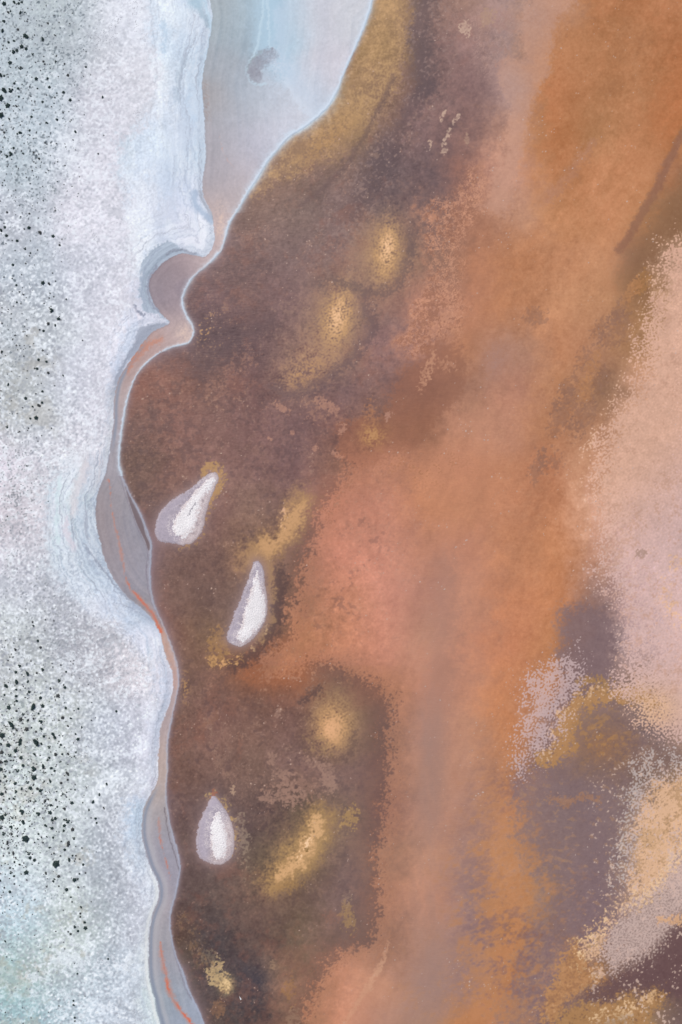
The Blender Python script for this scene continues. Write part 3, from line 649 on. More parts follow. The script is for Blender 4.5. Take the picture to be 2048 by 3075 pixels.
    mix(C, (158,140,138), ss(0.3, 0.9, bd(x, y, 5, 1, 0.9, 4.0)) * np.exp(-((sm + 10) / 9) ** 2) * ss(230, 260, y) * (1 - ss(330, 420, y)) * 0.7)
    # white threads and pool at the top
    def mline(name, pts, w, col, op, wr=2, soft=0.5):
        f = fld(name, pts, closed=False, step=4, margin=max(40, w * 3))
        d = f(x + wr * r1, y + wr * r2)
        mix(C, col, (1 - ss(w * (1 - soft) - 0.8, w * (1 + soft) + 0.8, d)) * op)
    mline('blue', [(850,-200),(815,0),(812,80),(800,150),(850,210)], 34, (176,204,224), 0.8, 4, 0.9)
    mline('blue2', [(795,-100),(793,0),(785,70),(772,140),(752,180),(740,205),(746,235),(765,254),(800,250)], 3, (196,218,232), 0.85, 2, 0.9)
    mline('blue3', [(803,-60),(806,60),(806,130),(825,150)], 2.2, (208,226,238), 0.7, 3, 0.9)
    d = fld('pool', [(741,212),(752,185),(768,166),(786,152),(802,146),(822,150),(830,168),(822,186),(800,196),(786,212),(782,236),(768,250),(752,240),(742,226)], step=4)(x + 3 * r1, y + 3 * r2)
    mix(C, (142,142,156), ss(-9, 9, d + 2 * g2) * (0.75 + 0.1 * r2))
    e_ = np.exp(-((x - 850) / 60) ** 2 - ((y - 230) / 70) ** 2)
    mix(C, (204,216,232), e_ * np.clip(0.45 + 0.2 * rid + 0.1 * r1, 0, 1))
    mline('wisp1', [(850,40),(842,120),(836,170),(860,215),(900,270),(940,330)], 22, (200,214,232), 0.4, 8, 0.95)
    mix(C, (206,218,232), np.exp(-((x - 832) / 22) ** 2 - ((y - 190) / 40) ** 2) * ss(0.1, 0.9, rid) * 0.8)
    mline('poolrim', [(741,212),(752,185),(768,166),(786,152)], 2, (150,168,172), 0.5, 2, 0.9)
    vn = worley(x + 4 * r1, y + 4 * r2, 16)
    mix(C, (194,206,222), (1 - ss(0.05, 0.2, vn)) * np.exp(-((x - 828) / 26) ** 2 - ((y - 195) / 36) ** 2) * 0.7)
    mline('thread', [(860,240),(875,280),(905,315),(930,345)], 9, (214,224,238), 0.5, 4, 0.9)
    # grey groove just inside the rim
    mline('groove', [(360,1430),(375,1480),(392,1530),(410,1580),(428,1620),(443,1655),(440,1700),(442,1750),(452,1800),(468,1840),(484,1880)], 1.6, (138,128,140), 0.8, 1, 0.6)
    mline('groove2', [(495,2425),(497,2450),(505,2500),(520,2550),(532,2590),(538,2620)], 1.8, (118,108,114), 0.8, 1, 0.6)
    mline('groove3', [(516,2820),(520,2850),(540,2911),(554,2960),(576,3003)], 1.8, (134,126,140), 0.7, 1, 0.6)
    d = fld('sliver', [(372,1440),(385,1475),(400,1510),(418,1545),(430,1575),(437,1605),(450,1635),(447,1655),(436,1625),(424,1600),(410,1570),(396,1530),(382,1485)], step=4)(x, y)
    mix(C, (122,106,110), ss(-1.5, 1.5, d) * 0.9)
    for (nm, pts, w, op) in STREAMS:
        f = fld(nm, pts, closed=False, step=4, margin=40)
        d = f(x + 1.2 * r1, y + 1.2 * r2)
        ww = w * np.clip(0.75 + 0.35 * w1 + 0.25 * r2, 0.25, 1.5)
        brk = np.clip(0.65 + 0.4 * fb(x, y, 1.6, 3), 0.1, 1)
        mix(C, (206,142,124), (1 - ss(ww * 0.5, ww * 3.4, d)) * op * 0.55)
        mix(C, (226,112,84), (1 - ss(ww * 0.2, ww * 1.3, d)) * op * brk)
    mline('tint', [(485,1018),(455,1032),(430,1052),(405,1080),(385,1112)], 7, (200,134,112), 0.65, 4, 0.9)
    mline('tint2', [(485,1905),(497,1940),(512,1980),(524,2010),(528,2060)], 5, (210,162,142), 0.35, 3, 0.9)
    pk = np.exp(-((x - 662) / 16) ** 2 - ((y - 670) / 55) ** 2) + np.exp(-((x - 556) / 26) ** 2 - ((y - 1000) / 26) ** 2)
    mix(C, (222,196,184), np.clip(pk, 0, 1) * np.clip(0.4 + 0.35 * n3, 0, 1))
    C_mud = C

    # ---------------- salt land
    sz = smooth_zone(x + 7 * w1 + 4 * r1, y + 7 * w2 + 4 * r2)
    smz = ss(-30, 26, sz + 10 * r2)
    Cl = grid_col(g_land, -340, 32, -340, 32, x + 9 * w1 + 5 * r1, y + 9 * w2)
    Cs = grid_col(g_smooth, -340, 16, -340, 16, x + 5 * w1 + 3 * r1, y + 9 * w2)
    # lumps of salt and grey gaps
    lump = 0.75 * bd(x, y, 12, 0, 0.6, 1.0) + 0.6 * bd(x, y, 19, 1) + 0.65 * gr(x, y, 2.6, 2) + 0.35 * bd(x, y, 32, 2)
    fine = 0.9 * g1 + 0.7 * r1
    amp = 0.75 + 0.5 * ss(-1, 1.5, fb(x, y, 2.4, 3)) + 0.25 * ss(1300, 2300, y)
    spread = ss(0, 120, 430 - x)
    Cl += (5.5 * fb(x, y, 3.6, 2) + 4.5 * fb(x, y, 2.4, 0, True) - 2.0)[..., None]
    Cl += ((5.0 * lump + 5.2 * fine) * amp * (0.5 + 0.5 * spread) - 3.0 * spread)[..., None] * np.array([1.0, .97, .94], F)
    mix(Cl, (244,246,251), ss(1.0, 2.3, lump) * 0.7 * amp)
    mix(Cl, (168,170,180), ss(0.9, 2.2, -lump + 0.5 * r2) * 0.5 * amp * (0.3 + 0.7 * spread))
    puff = fb(x, y, 1.9, 1, True, 0.5, 1.5) + 0.5 * tear
    mix(Cl, (243,246,251), ss(0.5, 1.6, puff) * 0.6)
    mix(Cl, (172,175,182), ss(0.4, 1.8, -puff + 0.3 * g2) * 0.42)
    vein = np.abs(fb(x, y, 1.9, 3, True, 1.0, 2.0) + 0.15 * g1)
    mix(Cl, (158,160,170), (1 - ss(0.02, 0.16, vein)) * ss(0.0, 1.2, w2 + 0.4) * 0.38)
    ridge = samp(FR[1], sm * 0.9 + 14 * w1 + 100, y * 0.22 + 60)
    Cl += (6.5 * ridge * ss(260, 60, sm) * ss(8, 60, sm))[..., None]
    # grey brown soil between, thickest at the far left
    soilk = np.clip(ss(260, 0, x) * 0.9 + 0.25, 0, 1) * (0.5 + 0.5 * ss(0, 1.2, w2))
    mix(Cl, (160,160,160), ss(0.9, 2.1, r2 + 0.6 * n1 + 0.5 * w1) * 0.5 * soilk)
    mix(Cl, (176,168,154), ss(0.5, 1.6, fb(x, y, 1.2, 3)) * ss(1850, 2600, y) * (1 - ss(230, 330, x)) * 0.4)
    mix(Cl, (176,172,166), ss(0.4, 1.4, fb(x, y, 1.2, 2)) * ss(900, 1000, y) * (1 - ss(1300, 1360, y)) * (1 - ss(120, 220, x)) * 0.5)
    # cyan grey soil full of crumbs at far left, brighter lilac salt towards the shore
    lft = ss(60, -60, x - 255 + 0.22 * (y - 200)) * (1 - ss(1000, 1300, y)) + ss(60, -60, x - 235) * ss(1850, 2000, y) * 0.5
    mix(Cl, (184,194,202), lft * (1 - ss(1500, 1800, y)) * (0.30 + 0.15 * w1))
    dk = ss(1.35, 2.2, 0.9 * g1 + 0.55 * bd(x, y, 13, 1) + 0.45 * r2 + 0.25 * w1)
    mix(Cl, (104,114,122), dk * lft * 0.62)
    dk = ss(1.9, 2.8, 1.0 * gr(x, y, 2.9, 0) + 0.6 * bd(x, y, 19, 0) + 0.4 * r1)
    mix(Cl, (84,94,102), dk * lft * 0.7)
    mix(Cl, (238,234,242), (1 - lft) * ss(120, 300, x) * (1 - ss(1300, 1500, y)) * 0.30)
    # tiny dark crumbs
    crumbs = ss(1.9, 2.7, g1 + 0.7 * bd(x, y, 9, 2) + 0.4 * w1) * np.clip(ss(430, 60, x), 0, 1)
    mix(Cl, (120,124,130), crumbs * 0.6)
    # cracks that run down the slope
    ck = worley(x * 1.0 + 9 * r1 + 8 * w1, y * 0.45 + 6 * r2, 60)
    mix(Cl, (150,148,156), (1 - ss(0.008, 0.03, ck)) * ss(0.2, 1.0, w1) * ss(120, 240, x) * 0.7)
    # smooth salt: strand lines parallel to the land edge
    Cs *= (1 + 0.008 * w1 + 0.010 * r1)[..., None]
    cl = fb(x, y, 2.2, 2, False, 1.45, 3.0) + 0.35 * r1
    mix(Cs, (196,208,226), ss(0.3, 1.7, cl) * 0.42)
    mix(Cs, (242,244,248), ss(0.2, 1.6, -cl) * 0.45)
    Cs += (1.6 * g1 + 5.0)[..., None]
    s_ = sm + 6 * w1
    stripe = samp(FR[2], s_ * 1.6 + 300, y * 0.035 + x * 0.01 + 20) 
    stripe2 = samp(FB[3], s_ * 5.0, y * 0.05 + 400)
    wide = samp(FB[1], s_ * 1.1 + 700, y * 0.05 + 130)
    bandy = np.clip(ss(1340, 1440, y) * (1 - ss(1950, 2080, y)) + 0.35 + 0.4 * (1 - ss(60, 120, sm)), 0, 1)
    Cs += (4.2 * stripe * bandy + 2.6 * stripe2 * bandy)[..., None] * np.array([1.2, 1.0, 0.8], F)
    mix(Cs, (180,192,210), ss(0.2, 1.5, wide) * bandy * 0.5)
    mix(Cs, (240,240,246), ss(0.2, 1.5, -wide) * bandy * 0.5)
    ln = np.sin(s_ / 3.1 + 3.4 * fb(x, y, 3.2, 1) + 0.8 * r1 + 1.2 * np.sin(s_ / 11))
    lnm = ss(0.0, 1.2, fb(x, y, 2.6, 0) + 0.3 * r2 + 0.4)
    mix(Cs, (164,170,186), ss(0.55, 1.0, ln) * lnm * bandy * 0.42)
    mix(Cs, (234,236,242), ss(0.5, 1.0, -ln) * lnm * bandy * 0.35)
    mix(Cs, (160,164,178), ss(0.7, 1.7, stripe) * bandy * 0.6)
    mix(Cs, (238,238,244), ss(0.9, 2.0, -stripe) * bandy * 0.45)
    Cs += (3.2 * n1 + 2.0 * n3)[..., None] * (1 - ss(40, 140, sz))[..., None] * np.array([1, 1, 1], F)
    def sline(name, pts, w, col, op, wr=2, soft=0.6):
        f = fld(name, pts, closed=False, step=4, margin=max(40, w * 3))
        d = f(x + wr * r1, y + wr * r2)
        mix(Cs, col, (1 - ss(w * (1 - soft) - 0.8, w * (1 + soft) + 0.8, d)) * op)
    sline('s1', [(592,98),(575,140),(558,180),(545,210),(537,270),(543,300)], 2, (168,172,184), 0.65, 3)
    sline('s2', [(598,110),(582,150),(566,190),(556,220),(550,280),(558,330),(570,375),(566,430),(562,500),(558,560)], 1.6, (176,182,196), 0.6, 2)
    sline('s3', [(570,400),(576,450),(574,520),(573,570),(580,600),(600,630)], 2.2, (186,196,212), 0.6, 2)
    sline('s4', [(555,180),(540,215),(533,250),(532,300)], 7, (176,188,202), 0.55, 4, 0.9)
    sline('s5', [(580,0),(600,30),(618,55),(628,75)], 10, (168,186,200), 0.75, 3, 0.8)
    sline('s6', [(600,-60),(620,20),(630,60),(634,110),(624,150),(612,220)], 5, (208,228,242), 0.8, 2, 0.8)
    sline('s7', [(618,-60),(600,-10),(590,10)], 22, (176,204,220), 0.5, 2, 0.8)
    sline('s8', [(449,-40),(455,54),(462,125),(469,187),(468,268),(451,317),(440,350)], 1.5, (172,180,192), 0.75, 2)
    sline('s9', [(390,380),(365,420),(348,450),(344,500),(356,540),(378,575)], 5, (190,200,212), 0.6, 3, 0.9)
    sline('s10', [(382,372),(356,420),(342,460),(340,500),(352,545)], 1.6, (168,172,186), 0.6, 2)
    sline('s11', [(490,60),(497,110),(492,160)], 5, (184,204,222), 0.6, 4, 0.9)
    sline('s12', [(585,580),(590,610),(605,635),(625,652),(635,662)], 9, (176,190,210), 0.8, 2, 0.7)
    sline('s13', [(600,576),(612,605),(628,632),(640,655)], 4, (156,158,168), 0.6, 1.5, 0.8)
    sline('s14', [(388,1930),(420,1975),(452,2010),(468,2060),(474,2110)], 1.5, (160,164,178), 0.75, 2)
    sline('s15', [(335,1845),(380,1900),(420,1950),(450,1995)], 1.5, (168,174,188), 0.6, 2)
    sline('s16', [(402,915),(416,935),(436,948)], 3.2, (128,132,150), 0.85, 2.5, 0.8)
    sline('s17', [(405,840),(403,880),(402,915)], 1.4, (150,156,168), 0.7, 2.5)
    # blue grey banded slope in the bay and below it
    bay = fld('bay', [(610,776),(585,764),(549,750),(530,735),(504,723),(478,736),(446,765),(426,801),(419,850),(422,895),(437,935),(464,948),(495,958),(520,972),(500,900),(500,840),(540,790),(580,790)], step=4)
    db = bay(x + 3 * r1, y + 3 * r2)
    mb = ss(-2, 3, db)
    mix(Cs, (176,186,200), mb * 0.92)
    s2 = np.sin(sm / 2.6 + 0.9 * w1) + 0.5 * np.sin(sm / 1.1 + w2)
    Cs += (mb * 6 * s2)[..., None]
    sline('b0', [(480,745),(455,775),(436,810),(428,850),(432,900),(448,930)], 3, (150,158,176), 0.5, 2, 0.8)
    sline('b1', [(585,764),(549,750),(522,752),(500,765)], 3, (150,152,166), 0.8, 2, 0.8)
    sline('b2', [(470,800),(452,830),(446,865),(452,905),(475,940)], 3, (140,140,156), 0.7, 2, 0.8)
    lowb = fld('lowb', [(425,985),(451,978),(500,972),(515,985),(470,1002),(440,1022),(408,1065),(370,1105),(340,1200),(332,1290),(326,1330),(330,1250),(338,1170),(352,1120),(390,1060),(410,1018)], step=4)
    mix(Cs, (168,172,186), ss(-3, 3, lowb(x + 2 * r1, y + 2 * r2)) * 0.85)
    sline('q1', [(275,1500),(262,1540),(258,1580),(270,1620)], 2, (168,174,188), 0.6, 2)
    sline('q2', [(254,1630),(275,1665),(305,1700),(330,1735),(370,1785),(400,1815)], 2.5, (140,144,160), 0.7, 2, 0.8)
    sline('q3', [(258,1400),(240,1450),(225,1500),(218,1540)], 12, (226,214,216), 0.6, 5, 0.9)
    sline('q4', [(196,1560),(205,1610),(220,1650)], 7, (224,212,220), 0.7, 4, 0.9)
    sline('q5', [(183,1445),(172,1500),(168,1560),(174,1630)], 5, (214,230,232), 0.7, 4, 0.9)
    sline('q6', [(460,1860),(430,1835),(400,1815)], 10, (160,166,184), 0.6, 4, 0.9)
    # chalky lip right at the land edge
    Cl += smz[..., None] * (Cs - Cl)
    Cl *= np.array([0.985, 1.0, 1.015], F)
    mint = np.exp(-((x - 60) / 110) ** 2 - ((y - 2900) / 190) ** 2) + 0.6 * np.exp(-((x - 40) / 90) ** 2 - ((y - 2700) / 90) ** 2)
    mix(Cl, (176,212,218), np.clip(mint, 0, 1) * ss(-1.2, 1.2, w1 + 0.4 * r2) * 0.5)
    C_land = Cl
    lipn = np.exp(-((sm - 7) / 5.0) ** 2) * np.clip(ss(2550, 2680, y) + ss(1150, 1200, y) * (1 - ss(1380, 1450, y)) * 0.4, 0, 1)
    mix(C_land, (236,238,238), lipn * 0.7)
    # blend zones
    C = C_mud + land[..., None] * (C_land - C_mud)
    C = C + lake[..., None] * (C_lake - C)
    # salt rim on the water line
    rim_w = np.where(y < 640, 5.2 + 4.5 * np.exp(-((y - 370) / 120) ** 2), np.where(y < 1430, 3.2, 2.2)).astype(F) * np.clip(1 + 0.22 * fb(x, y, 2.0, 3) + 0.12 * r2, 0.4, 1.8)
    op = np.clip(0.9 + 0.12 * r1, 0, 1) * np.where(y < 1430, 1.0, np.where(y < 2600, 0.6, 0.7)).astype(F)
    dr = np.abs(dA + 2)
    rc = np.where(y[..., None] < 1430, np.array((206,220,236), F), np.array((178,184,204), F))
    C += (np.exp(-(dr / rim_w) ** 2) * op)[..., None] * (rc - C)
    C += (np.exp(-(np.abs(dA + 2) / (rim_w * 2.6)) ** 2) * op * 0.35)[..., None] * (rc - C)
    C = np.clip(C, 20, 250)

    # ---------------- height in metres
    z = 0.35 * land * ss(0, 25, dM) + 0.10 * land
    z += land * (1 - smz) * ((0.013 * lump + 0.006 * fine) * amp * (0.35 + 0.65 * spread) + 0.10 * w1)
    z += land * smz * (0.012 * stripe * bandy + 0.008 * r1)
    z += (1 - land) * (1 - lake) * (0.06 + 0.004 * r1)
    z += 0.05 * np.exp(-(dr / 4) ** 2)
    crusth = np.clip(cover * 0 + ss(0.4, 0.6, cover), 0, 1) * lake
    z += 0.03 * crusth + lake * 0.002 * r1
    # zones for the separate sheets of the setting
    zone = np.where(dM0 > 0, 0, 1)
    zone = np.where(lake_f(x, y) > 0, 2, zone)
    zone = np.where((zone == 2) & (fc(x, y) > 0), 3, zone)
    zone = np.where((zone == 2) & (fld('greyall', sand_all, margin=60)(x, y) > 0), 3, zone)
    zone = np.where((fld('pool', None)(x, y) > 0), 4, zone)
    for (nm, pts, w, op_) in STREAMS:
        zone = np.where(fields[nm](x, y) < w * 1.3, 5, zone)
    return C, z.astype(F), zone

STREAMS = [
 ('stream_a', [(327,1440),(333,1503),(339,1544),(346,1584),(357,1620),(366,1673),(375,1718),(388,1758),(411,1789),(437,1820),(460,1847),(475,1880),(484,1900)], 3.0, 0.8),
 ('stream_b', [(476,2455),(481,2518),(492,2562),(505,2607),(515,2643)], 2.6, 0.6),
 ('stream_c', [(481,2830),(489,2879),(498,2924),(505,2969),(522,3004),(545,3036),(576,3075),(640,3160)], 3.4, 0.95),
 ('stream_d', [(659,410),(667,446),(683,482),(702,502)], 1.4, 0.45)]
sand_all = [(2300,2280),(2048,2300),(1950,2330),(1905,2400),(1880,2530),(1878,2640),(1835,2740),(1780,2810),(1745,2850),(1800,2930),(1870,2920),(1960,2860),(2048,2760),(2300,2700)]

# ------------------------------------------------------------------ materials
def ground_material(name, rough, spec, bump_scale, bump_h, ripple=False, vein=0.03):
    m = bpy.data.materials.new(name); m.use_nodes = True
    n = m.node_tree.nodes; l = m.node_tree.links
    bs = n["Principled BSDF"]
    at = n.new("ShaderNodeAttribute"); at.attribute_name = "albedo"
    tc = n.new("ShaderNodeTexCoord")
    no = n.new("ShaderNodeTexNoise"); no.inputs["Scale"].default_value = bump_scale; no.inputs["Detail"].default_value = 6
    no.inputs["Roughness"].default_value = 0.65
    l.new(tc.outputs["Object"], no.inputs["Vector"])
    mr = n.new("ShaderNodeMapRange"); mr.inputs["To Min"].default_value = 1 - vein; mr.inputs["To Max"].default_value = 1 + vein
    mr.inputs["From Min"].default_value = 0.3; mr.inputs["From Max"].default_value = 0.7
    l.new(no.outputs["Fac"], mr.inputs["Value"])
    vm = n.new("ShaderNodeVectorMath"); vm.operation = 'SCALE'
    l.new(at.outputs["Color"], vm.inputs[0]); l.new(mr.outputs[0], vm.inputs["Scale"])
    l.new(vm.outputs[0], bs.inputs["Base Color"])
    bs.inputs["Roughness"].default_value = rough
    bs.inputs["Specular IOR Level"].default_value = spec
    h = no.outputs["Fac"]
    bu = n.new("ShaderNodeBump"); bu.inputs["Strength"].default_value = 1.0; bu.inputs["Distance"].default_value = bump_h
    l.new(h, bu.inputs["Height"])
    last = bu
    if ripple:
        mp = n.new("ShaderNodeMapping"); mp.inputs["Rotation"].default_value = (0, 0, math.radians(14)); mp.inputs["Scale"].default_value = (0.32, 1.25, 1)
        l.new(tc.outputs["Object"], mp.inputs["Vector"])
        n2 = n.new("ShaderNodeTexNoise"); n2.inputs["Scale"].default_value = 1.3; n2.inputs["Detail"].default_value = 3; n2.inputs["Distortion"].default_value = 0.6
        l.new(mp.outputs[0], n2.inputs["Vector"])
        b2 = n.new("ShaderNodeBump"); b2.inputs["Strength"].default_value = 1.0; b2.inputs["Distance"].default_value = ripple
        l.new(n2.outputs["Fac"], b2.inputs["Height"]); l.new(bu.outputs[0], b2.inputs["Normal"])
        last = b2
    l.new(last.outputs[0], bs.inputs["Normal"])
    return m
MATS = {
 0: ground_material("salt_ground", 0.85, 0.1, 2.2, 0.03, vein=0.035),
 1: ground_material("wet_mud", 0.55, 0.3, 1.5, 0.01, vein=0.015),
 2: ground_material("brine", 0.42, 0.25, 1.2, 0.004, ripple=0.035, vein=0.02),
 3: ground_material("pink_salt_crust", 0.8, 0.2, 2.5, 0.03, vein=0.03),
 4: ground_material("pool_brine", 0.3, 0.35, 1.2, 0.01, vein=0.02),
 5: ground_material("red_brine", 0.4, 0.3, 1.5, 0.01, vein=0.03)}

# ------------------------------------------------------------------ mesh of the whole terrain
def axis(lo, hi, step):
    core = list(np.arange(lo, hi + step, step, dtype=float))
    s = 8.0; a = core[0]; L = []
    for _ in range(42): a -= s; L.append(a)
    while a > -60000:
        s = min(s * 1.12, 4000); a -= s; L.append(a)
    s = 8.0; b = core[-1]; R = []
    for _ in range(42): b += s; R.append(b)
    while b < 64000:
        s = min(s * 1.12, 4000); b += s; R.append(b)
    return np.array(L[::-1] + core + R, F)
STEP = 2.0
gx = axis(-30, 2080, STEP); gy = axis(-30, 3106, STEP)
GX, GY = np.meshgrid(gx, gy)
# beyond the surveyed strip the coast carries on by mirroring north and south
yy = np.mod(GY + 200, 2 * 3475); yy = np.where(yy > 3475, 2 * 3475 - yy, yy) - 200
def fold(v, lo, hi):
    t = np.mod(v - lo, 2 * (hi - lo)); return lo + np.where(t > hi - lo, 2 * (hi - lo) - t, t)
xx = np.where(GX < -300, fold(GX, -300, 60), np.where(GX > 2380, fold(GX, 1500, 2380), GX))
yy = yy.astype(F); xx = xx.astype(F)
d0 = Field([(741,212),(752,185),(768,166),(786,152),(802,146),(822,150),(830,168),(822,186),(800,196),(786,212),(782,236),(768,250),(752,240),(742,226)], step=4)
fields['pool'] = d0
ny, nx = GX.shape
COL = np.empty((ny, nx, 3), F); Z = np.empty((ny, nx), F); ZONE = np.empty((ny, nx), np.int8)
# noise reads the true position so that nothing repeats in view; work in slabs to save memory
SLAB = 256
for j in range(0, ny, SLAB):
    c, z, zn = ground(xx[j:j + SLAB], yy[j:j + SLAB])
    COL[j:j + SLAB] = c; Z[j:j + SLAB] = z; ZONE[j:j + SLAB] = zn
CAL = {0: ((.93, .93, .96), (0, 0, 0)), 1: ((.945, .95, .97), (.034, .028, .028)), 2: ((.90, .86, .93), (.022, .024, .016)), 3: ((.937, .938, .967), (.003, .002, .003))}
def albedo(col, zone=None, k=0):
    a = np.array([CAL[q][0] for q in range(4)], F); b = np.array([CAL[q][1] for q in range(4)], F)
    if zone is None: zone = np.full(col.shape[:2], k, np.int8)
    zz = np.where(zone > 3, 1, zone)
    return np.clip((lin(col) - b[zz]) / a[zz] * GAIN, 0.004, 0.94)
ALB = albedo(COL, ZONE)
XW = (GX - W / 2) * PX; YW = (H / 2 - GY) * PX

def link(o, parent=None):
    SC.collection.objects.link(o)
    if parent: o.parent = parent
    return o

def numpy_mesh(name, V, Q, alb=None, mat=None, smooth_shade=True):
    me = bpy.data.meshes.new(name)
    me.vertices.add(len(V)); me.vertices.foreach_set("co", V.astype(F).ravel())
    me.loops.add(Q.size); me.loops.foreach_set("vertex_index", Q.astype(np.int32).ravel())
    me.polygons.add(len(Q))
    me.polygons.foreach_set("loop_start", np.arange(0, Q.size, 4, dtype=np.int32))
    me.polygons.foreach_set("loop_total", np.full(len(Q), 4, np.int32))
    if smooth_shade: me.polygons.foreach_set("use_smooth", np.ones(len(Q), bool))
    if alb is not None:
        at = me.attributes.new("albedo", 'FLOAT_COLOR', 'POINT')
        a4 = np.ones((len(V), 4), F); a4[:, :3] = alb
        at.data.foreach_set("color", a4.ravel())
    me.update(calc_edges=True)
    if mat: me.materials.append(mat)
    return me

idx = np.arange(ny * nx, dtype=np.int32).reshape(ny, nx)
Q = np.stack([idx[1:, :-1], idx[1:, 1:], idx[:-1, 1:], idx[:-1, :-1]], -1).reshape(-1, 4)
ZQ = ZONE[:-1, :-1].reshape(-1)
Vall = np.stack([XW, YW, Z], -1).reshape(-1, 3); Aall = ALB.reshape(-1, 3)
SET = {0: "salt_flat", 1: "mudflat", 2: "lake", 3: "salt_crust", 4: "pool", 5: "brine_stream"}
for k, nm in SET.items():
    q = Q[ZQ == k]
    if not len(q): continue
    used, inv = np.unique(q, return_inverse=True)
    o = link(bpy.data.objects.new(nm, numpy_mesh(nm, Vall[used], inv.reshape(-1, 4), Aall[used], MATS[k])))
    o["kind"] = "structure"
del Q, Vall, Aall

# ------------------------------------------------------------------ salt islands in the brown water
mat_apron = ground_material("island_apron", 0.75, 0.25, 2.0, 0.02, vein=0.03)
mat_cap = ground_material("island_salt", 0.8, 0.2, 3.0, 0.05, vein=0.04)
for isl in ISL:
    fo = Field(isl['out'], step=3, margin=40); fi = Field(grow(isl['core'], 3), step=3, margin=60)
    pts = np.array(isl['out'])
    x0, y0 = pts.min(0) - 12; x1, y1 = pts.max(0) + 12
    cx, cy = pts.mean(0)
    gx2 = np.arange(x0, x1, 1.3, dtype=F); gy2 = np.arange(y0, y1, 1.3, dtype=F)
    X, Y = np.meshgrid(gx2, gy2)
    r1 = fb(X, Y, 1.0, 0, True); r2 = fb(X, Y, 1.0, 1, True); n3 = bd(X, Y, 6, 2); n1 = bd(X, Y, 9, 1); w1 = fb(X, Y, 2, 0)
    do = fo(X + 1.2 * r1, Y + 1.2 * r2); di = fi(X + 3 * r1, Y + 3 * r2)
    right = ss(-6, 34, X - cx + 0.45 * (Y - cy))
    C = np.zeros(X.shape + (3,), F) + np.array((174,164,178), F)
    mix(C, (202,184,184), right * 0.8)
    mix(C, (198,186,192), np.exp(-((do - 6.5) / 3.5) ** 2) * 0.4 * np.clip(0.8 + 0.4 * w1, 0, 1))
    mix(C, (150,138,148), np.exp(-((do - 8) / 1.6) ** 2) * 0.5 * np.clip(0.5 + w1, 0, 1))
    C *= (1 + 0.02 * r1 + 0.02 * n3 * right)[..., None]
    mix(C, (216,206,208), ss(0.2, 1.2, n3 + r1) * np.exp(-(di + 8) ** 2 / 90) * 0.7)
    mix(C, (140,128,136), ss(1.1, 1.9, n3 + r2) * np.exp(-(di + 6) ** 2 / 60) * 0.6)
    zap = 0.14 * ss(-3, 8, do) + 0.06 * ss(0, 25, do) - 0.04
    zap = np.where(do < -2.5, -0.3, zap) + 0.01 * r1
    mix(C, (146,128,132), (1 - ss(-3, 7, do)) * 0.8)
    alb = albedo(C)
    def sub(name, mask, Zz, A, mat, parent):
        ii = np.arange(X.size).reshape(X.shape)
        q = np.stack([ii[1:, :-1], ii[1:, 1:], ii[:-1, 1:], ii[:-1, :-1]], -1)
        m = mask[:-1, :-1] | mask[1:, :-1] | mask[:-1, 1:] | mask[1:, 1:]
        q = q[m]
        V = np.stack([(X - cx) * PX, (cy - Y) * PX, Zz], -1).reshape(-1, 3)
        u, inv = np.unique(q, return_inverse=True)
        o = bpy.data.objects.new(name, numpy_mesh(name, V[u], inv.reshape(-1, 4), A.reshape(-1, 3)[u], mat))
        return link(o, parent)
    root = bpy.data.objects.new("salt_island", None); link(root)
    root.location = (wx(cx), wy(cy), 0.0)
    sub("mud_apron", do > -3, zap, alb, mat_apron, root)
    C2 = np.zeros(X.shape + (3,), F) + np.array((234,230,234), F)
    C2 *= (1 + 0.02 * r1 + 0.03 * n3)[..., None]
    mix(C2, (184,176,184), ss(1.0, 1.8, n1 + 0.6 * r1) * 0.5 * (1 - ss(6, 16, di)))
    mix(C2, (208,192,194), ss(-1.0, 1.2, r2) * (1 - ss(0, 14, di)) * 0.75)
    if isl['dark'] is not None:
        dd = Field(isl['dark'], closed=False, step=3, margin=30)(X + 2 * r1, Y + 2 * r2)
        mix(C2, (140,136,146), (1 - ss(1, 3.5, dd)) * 0.7)
    C2 = np.clip(C2, 20, 246)
    zc = zap + 0.004 + 0.05 * ss(-1, 6, di) + 0.05 * ss(2, 16, di) + (0.006 * n3 + 0.012 * n1) * ss(0, 4, di)
    zc = np.where(di < 0, zap - 0.05, zc)
    sub("salt_cap", di > -0.5, zc, albedo(C2), mat_cap, root)
    root["label"] = isl['label']; root["category"] = "island"

# ------------------------------------------------------------------ shrubs
def simple_mat(name, col, col2, scale, rough=0.8):
    m = bpy.data.materials.new(name); m.use_nodes = True
    n = m.node_tree.nodes; l = m.node_tree.links
    bs = n["Principled BSDF"]; bs.inputs["Roughness"].default_value = rough; bs.inputs["Specular IOR Level"].default_value = 0.2
    tc = n.new("ShaderNodeTexCoord")
    no = n.new("ShaderNodeTexNoise"); no.inputs["Scale"].default_value = scale; no.inputs["Detail"].default_value = 4
    l.new(tc.outputs["Object"], no.inputs["Vector"])
    cr = n.new("ShaderNodeValToRGB"); cr.color_ramp.elements[0].color = (*col, 1); cr.color_ramp.elements[1].color = (*col2, 1)
    cr.color_ramp.elements[0].position = 0.35; cr.color_ramp.elements[1].position = 0.68
    l.new(no.outputs["Fac"], cr.inputs[0]); l.new(cr.outputs[0], bs.inputs["Base Color"])
    return m
leafA = simple_mat("saltbush_leaf", (0.022, 0.050, 0.052), (0.060, 0.080, 0.074), 3.0)
leafB = simple_mat("grey_saltbush_leaf", (0.045, 0.055, 0.060), (0.12, 0.12, 0.12), 3.0)
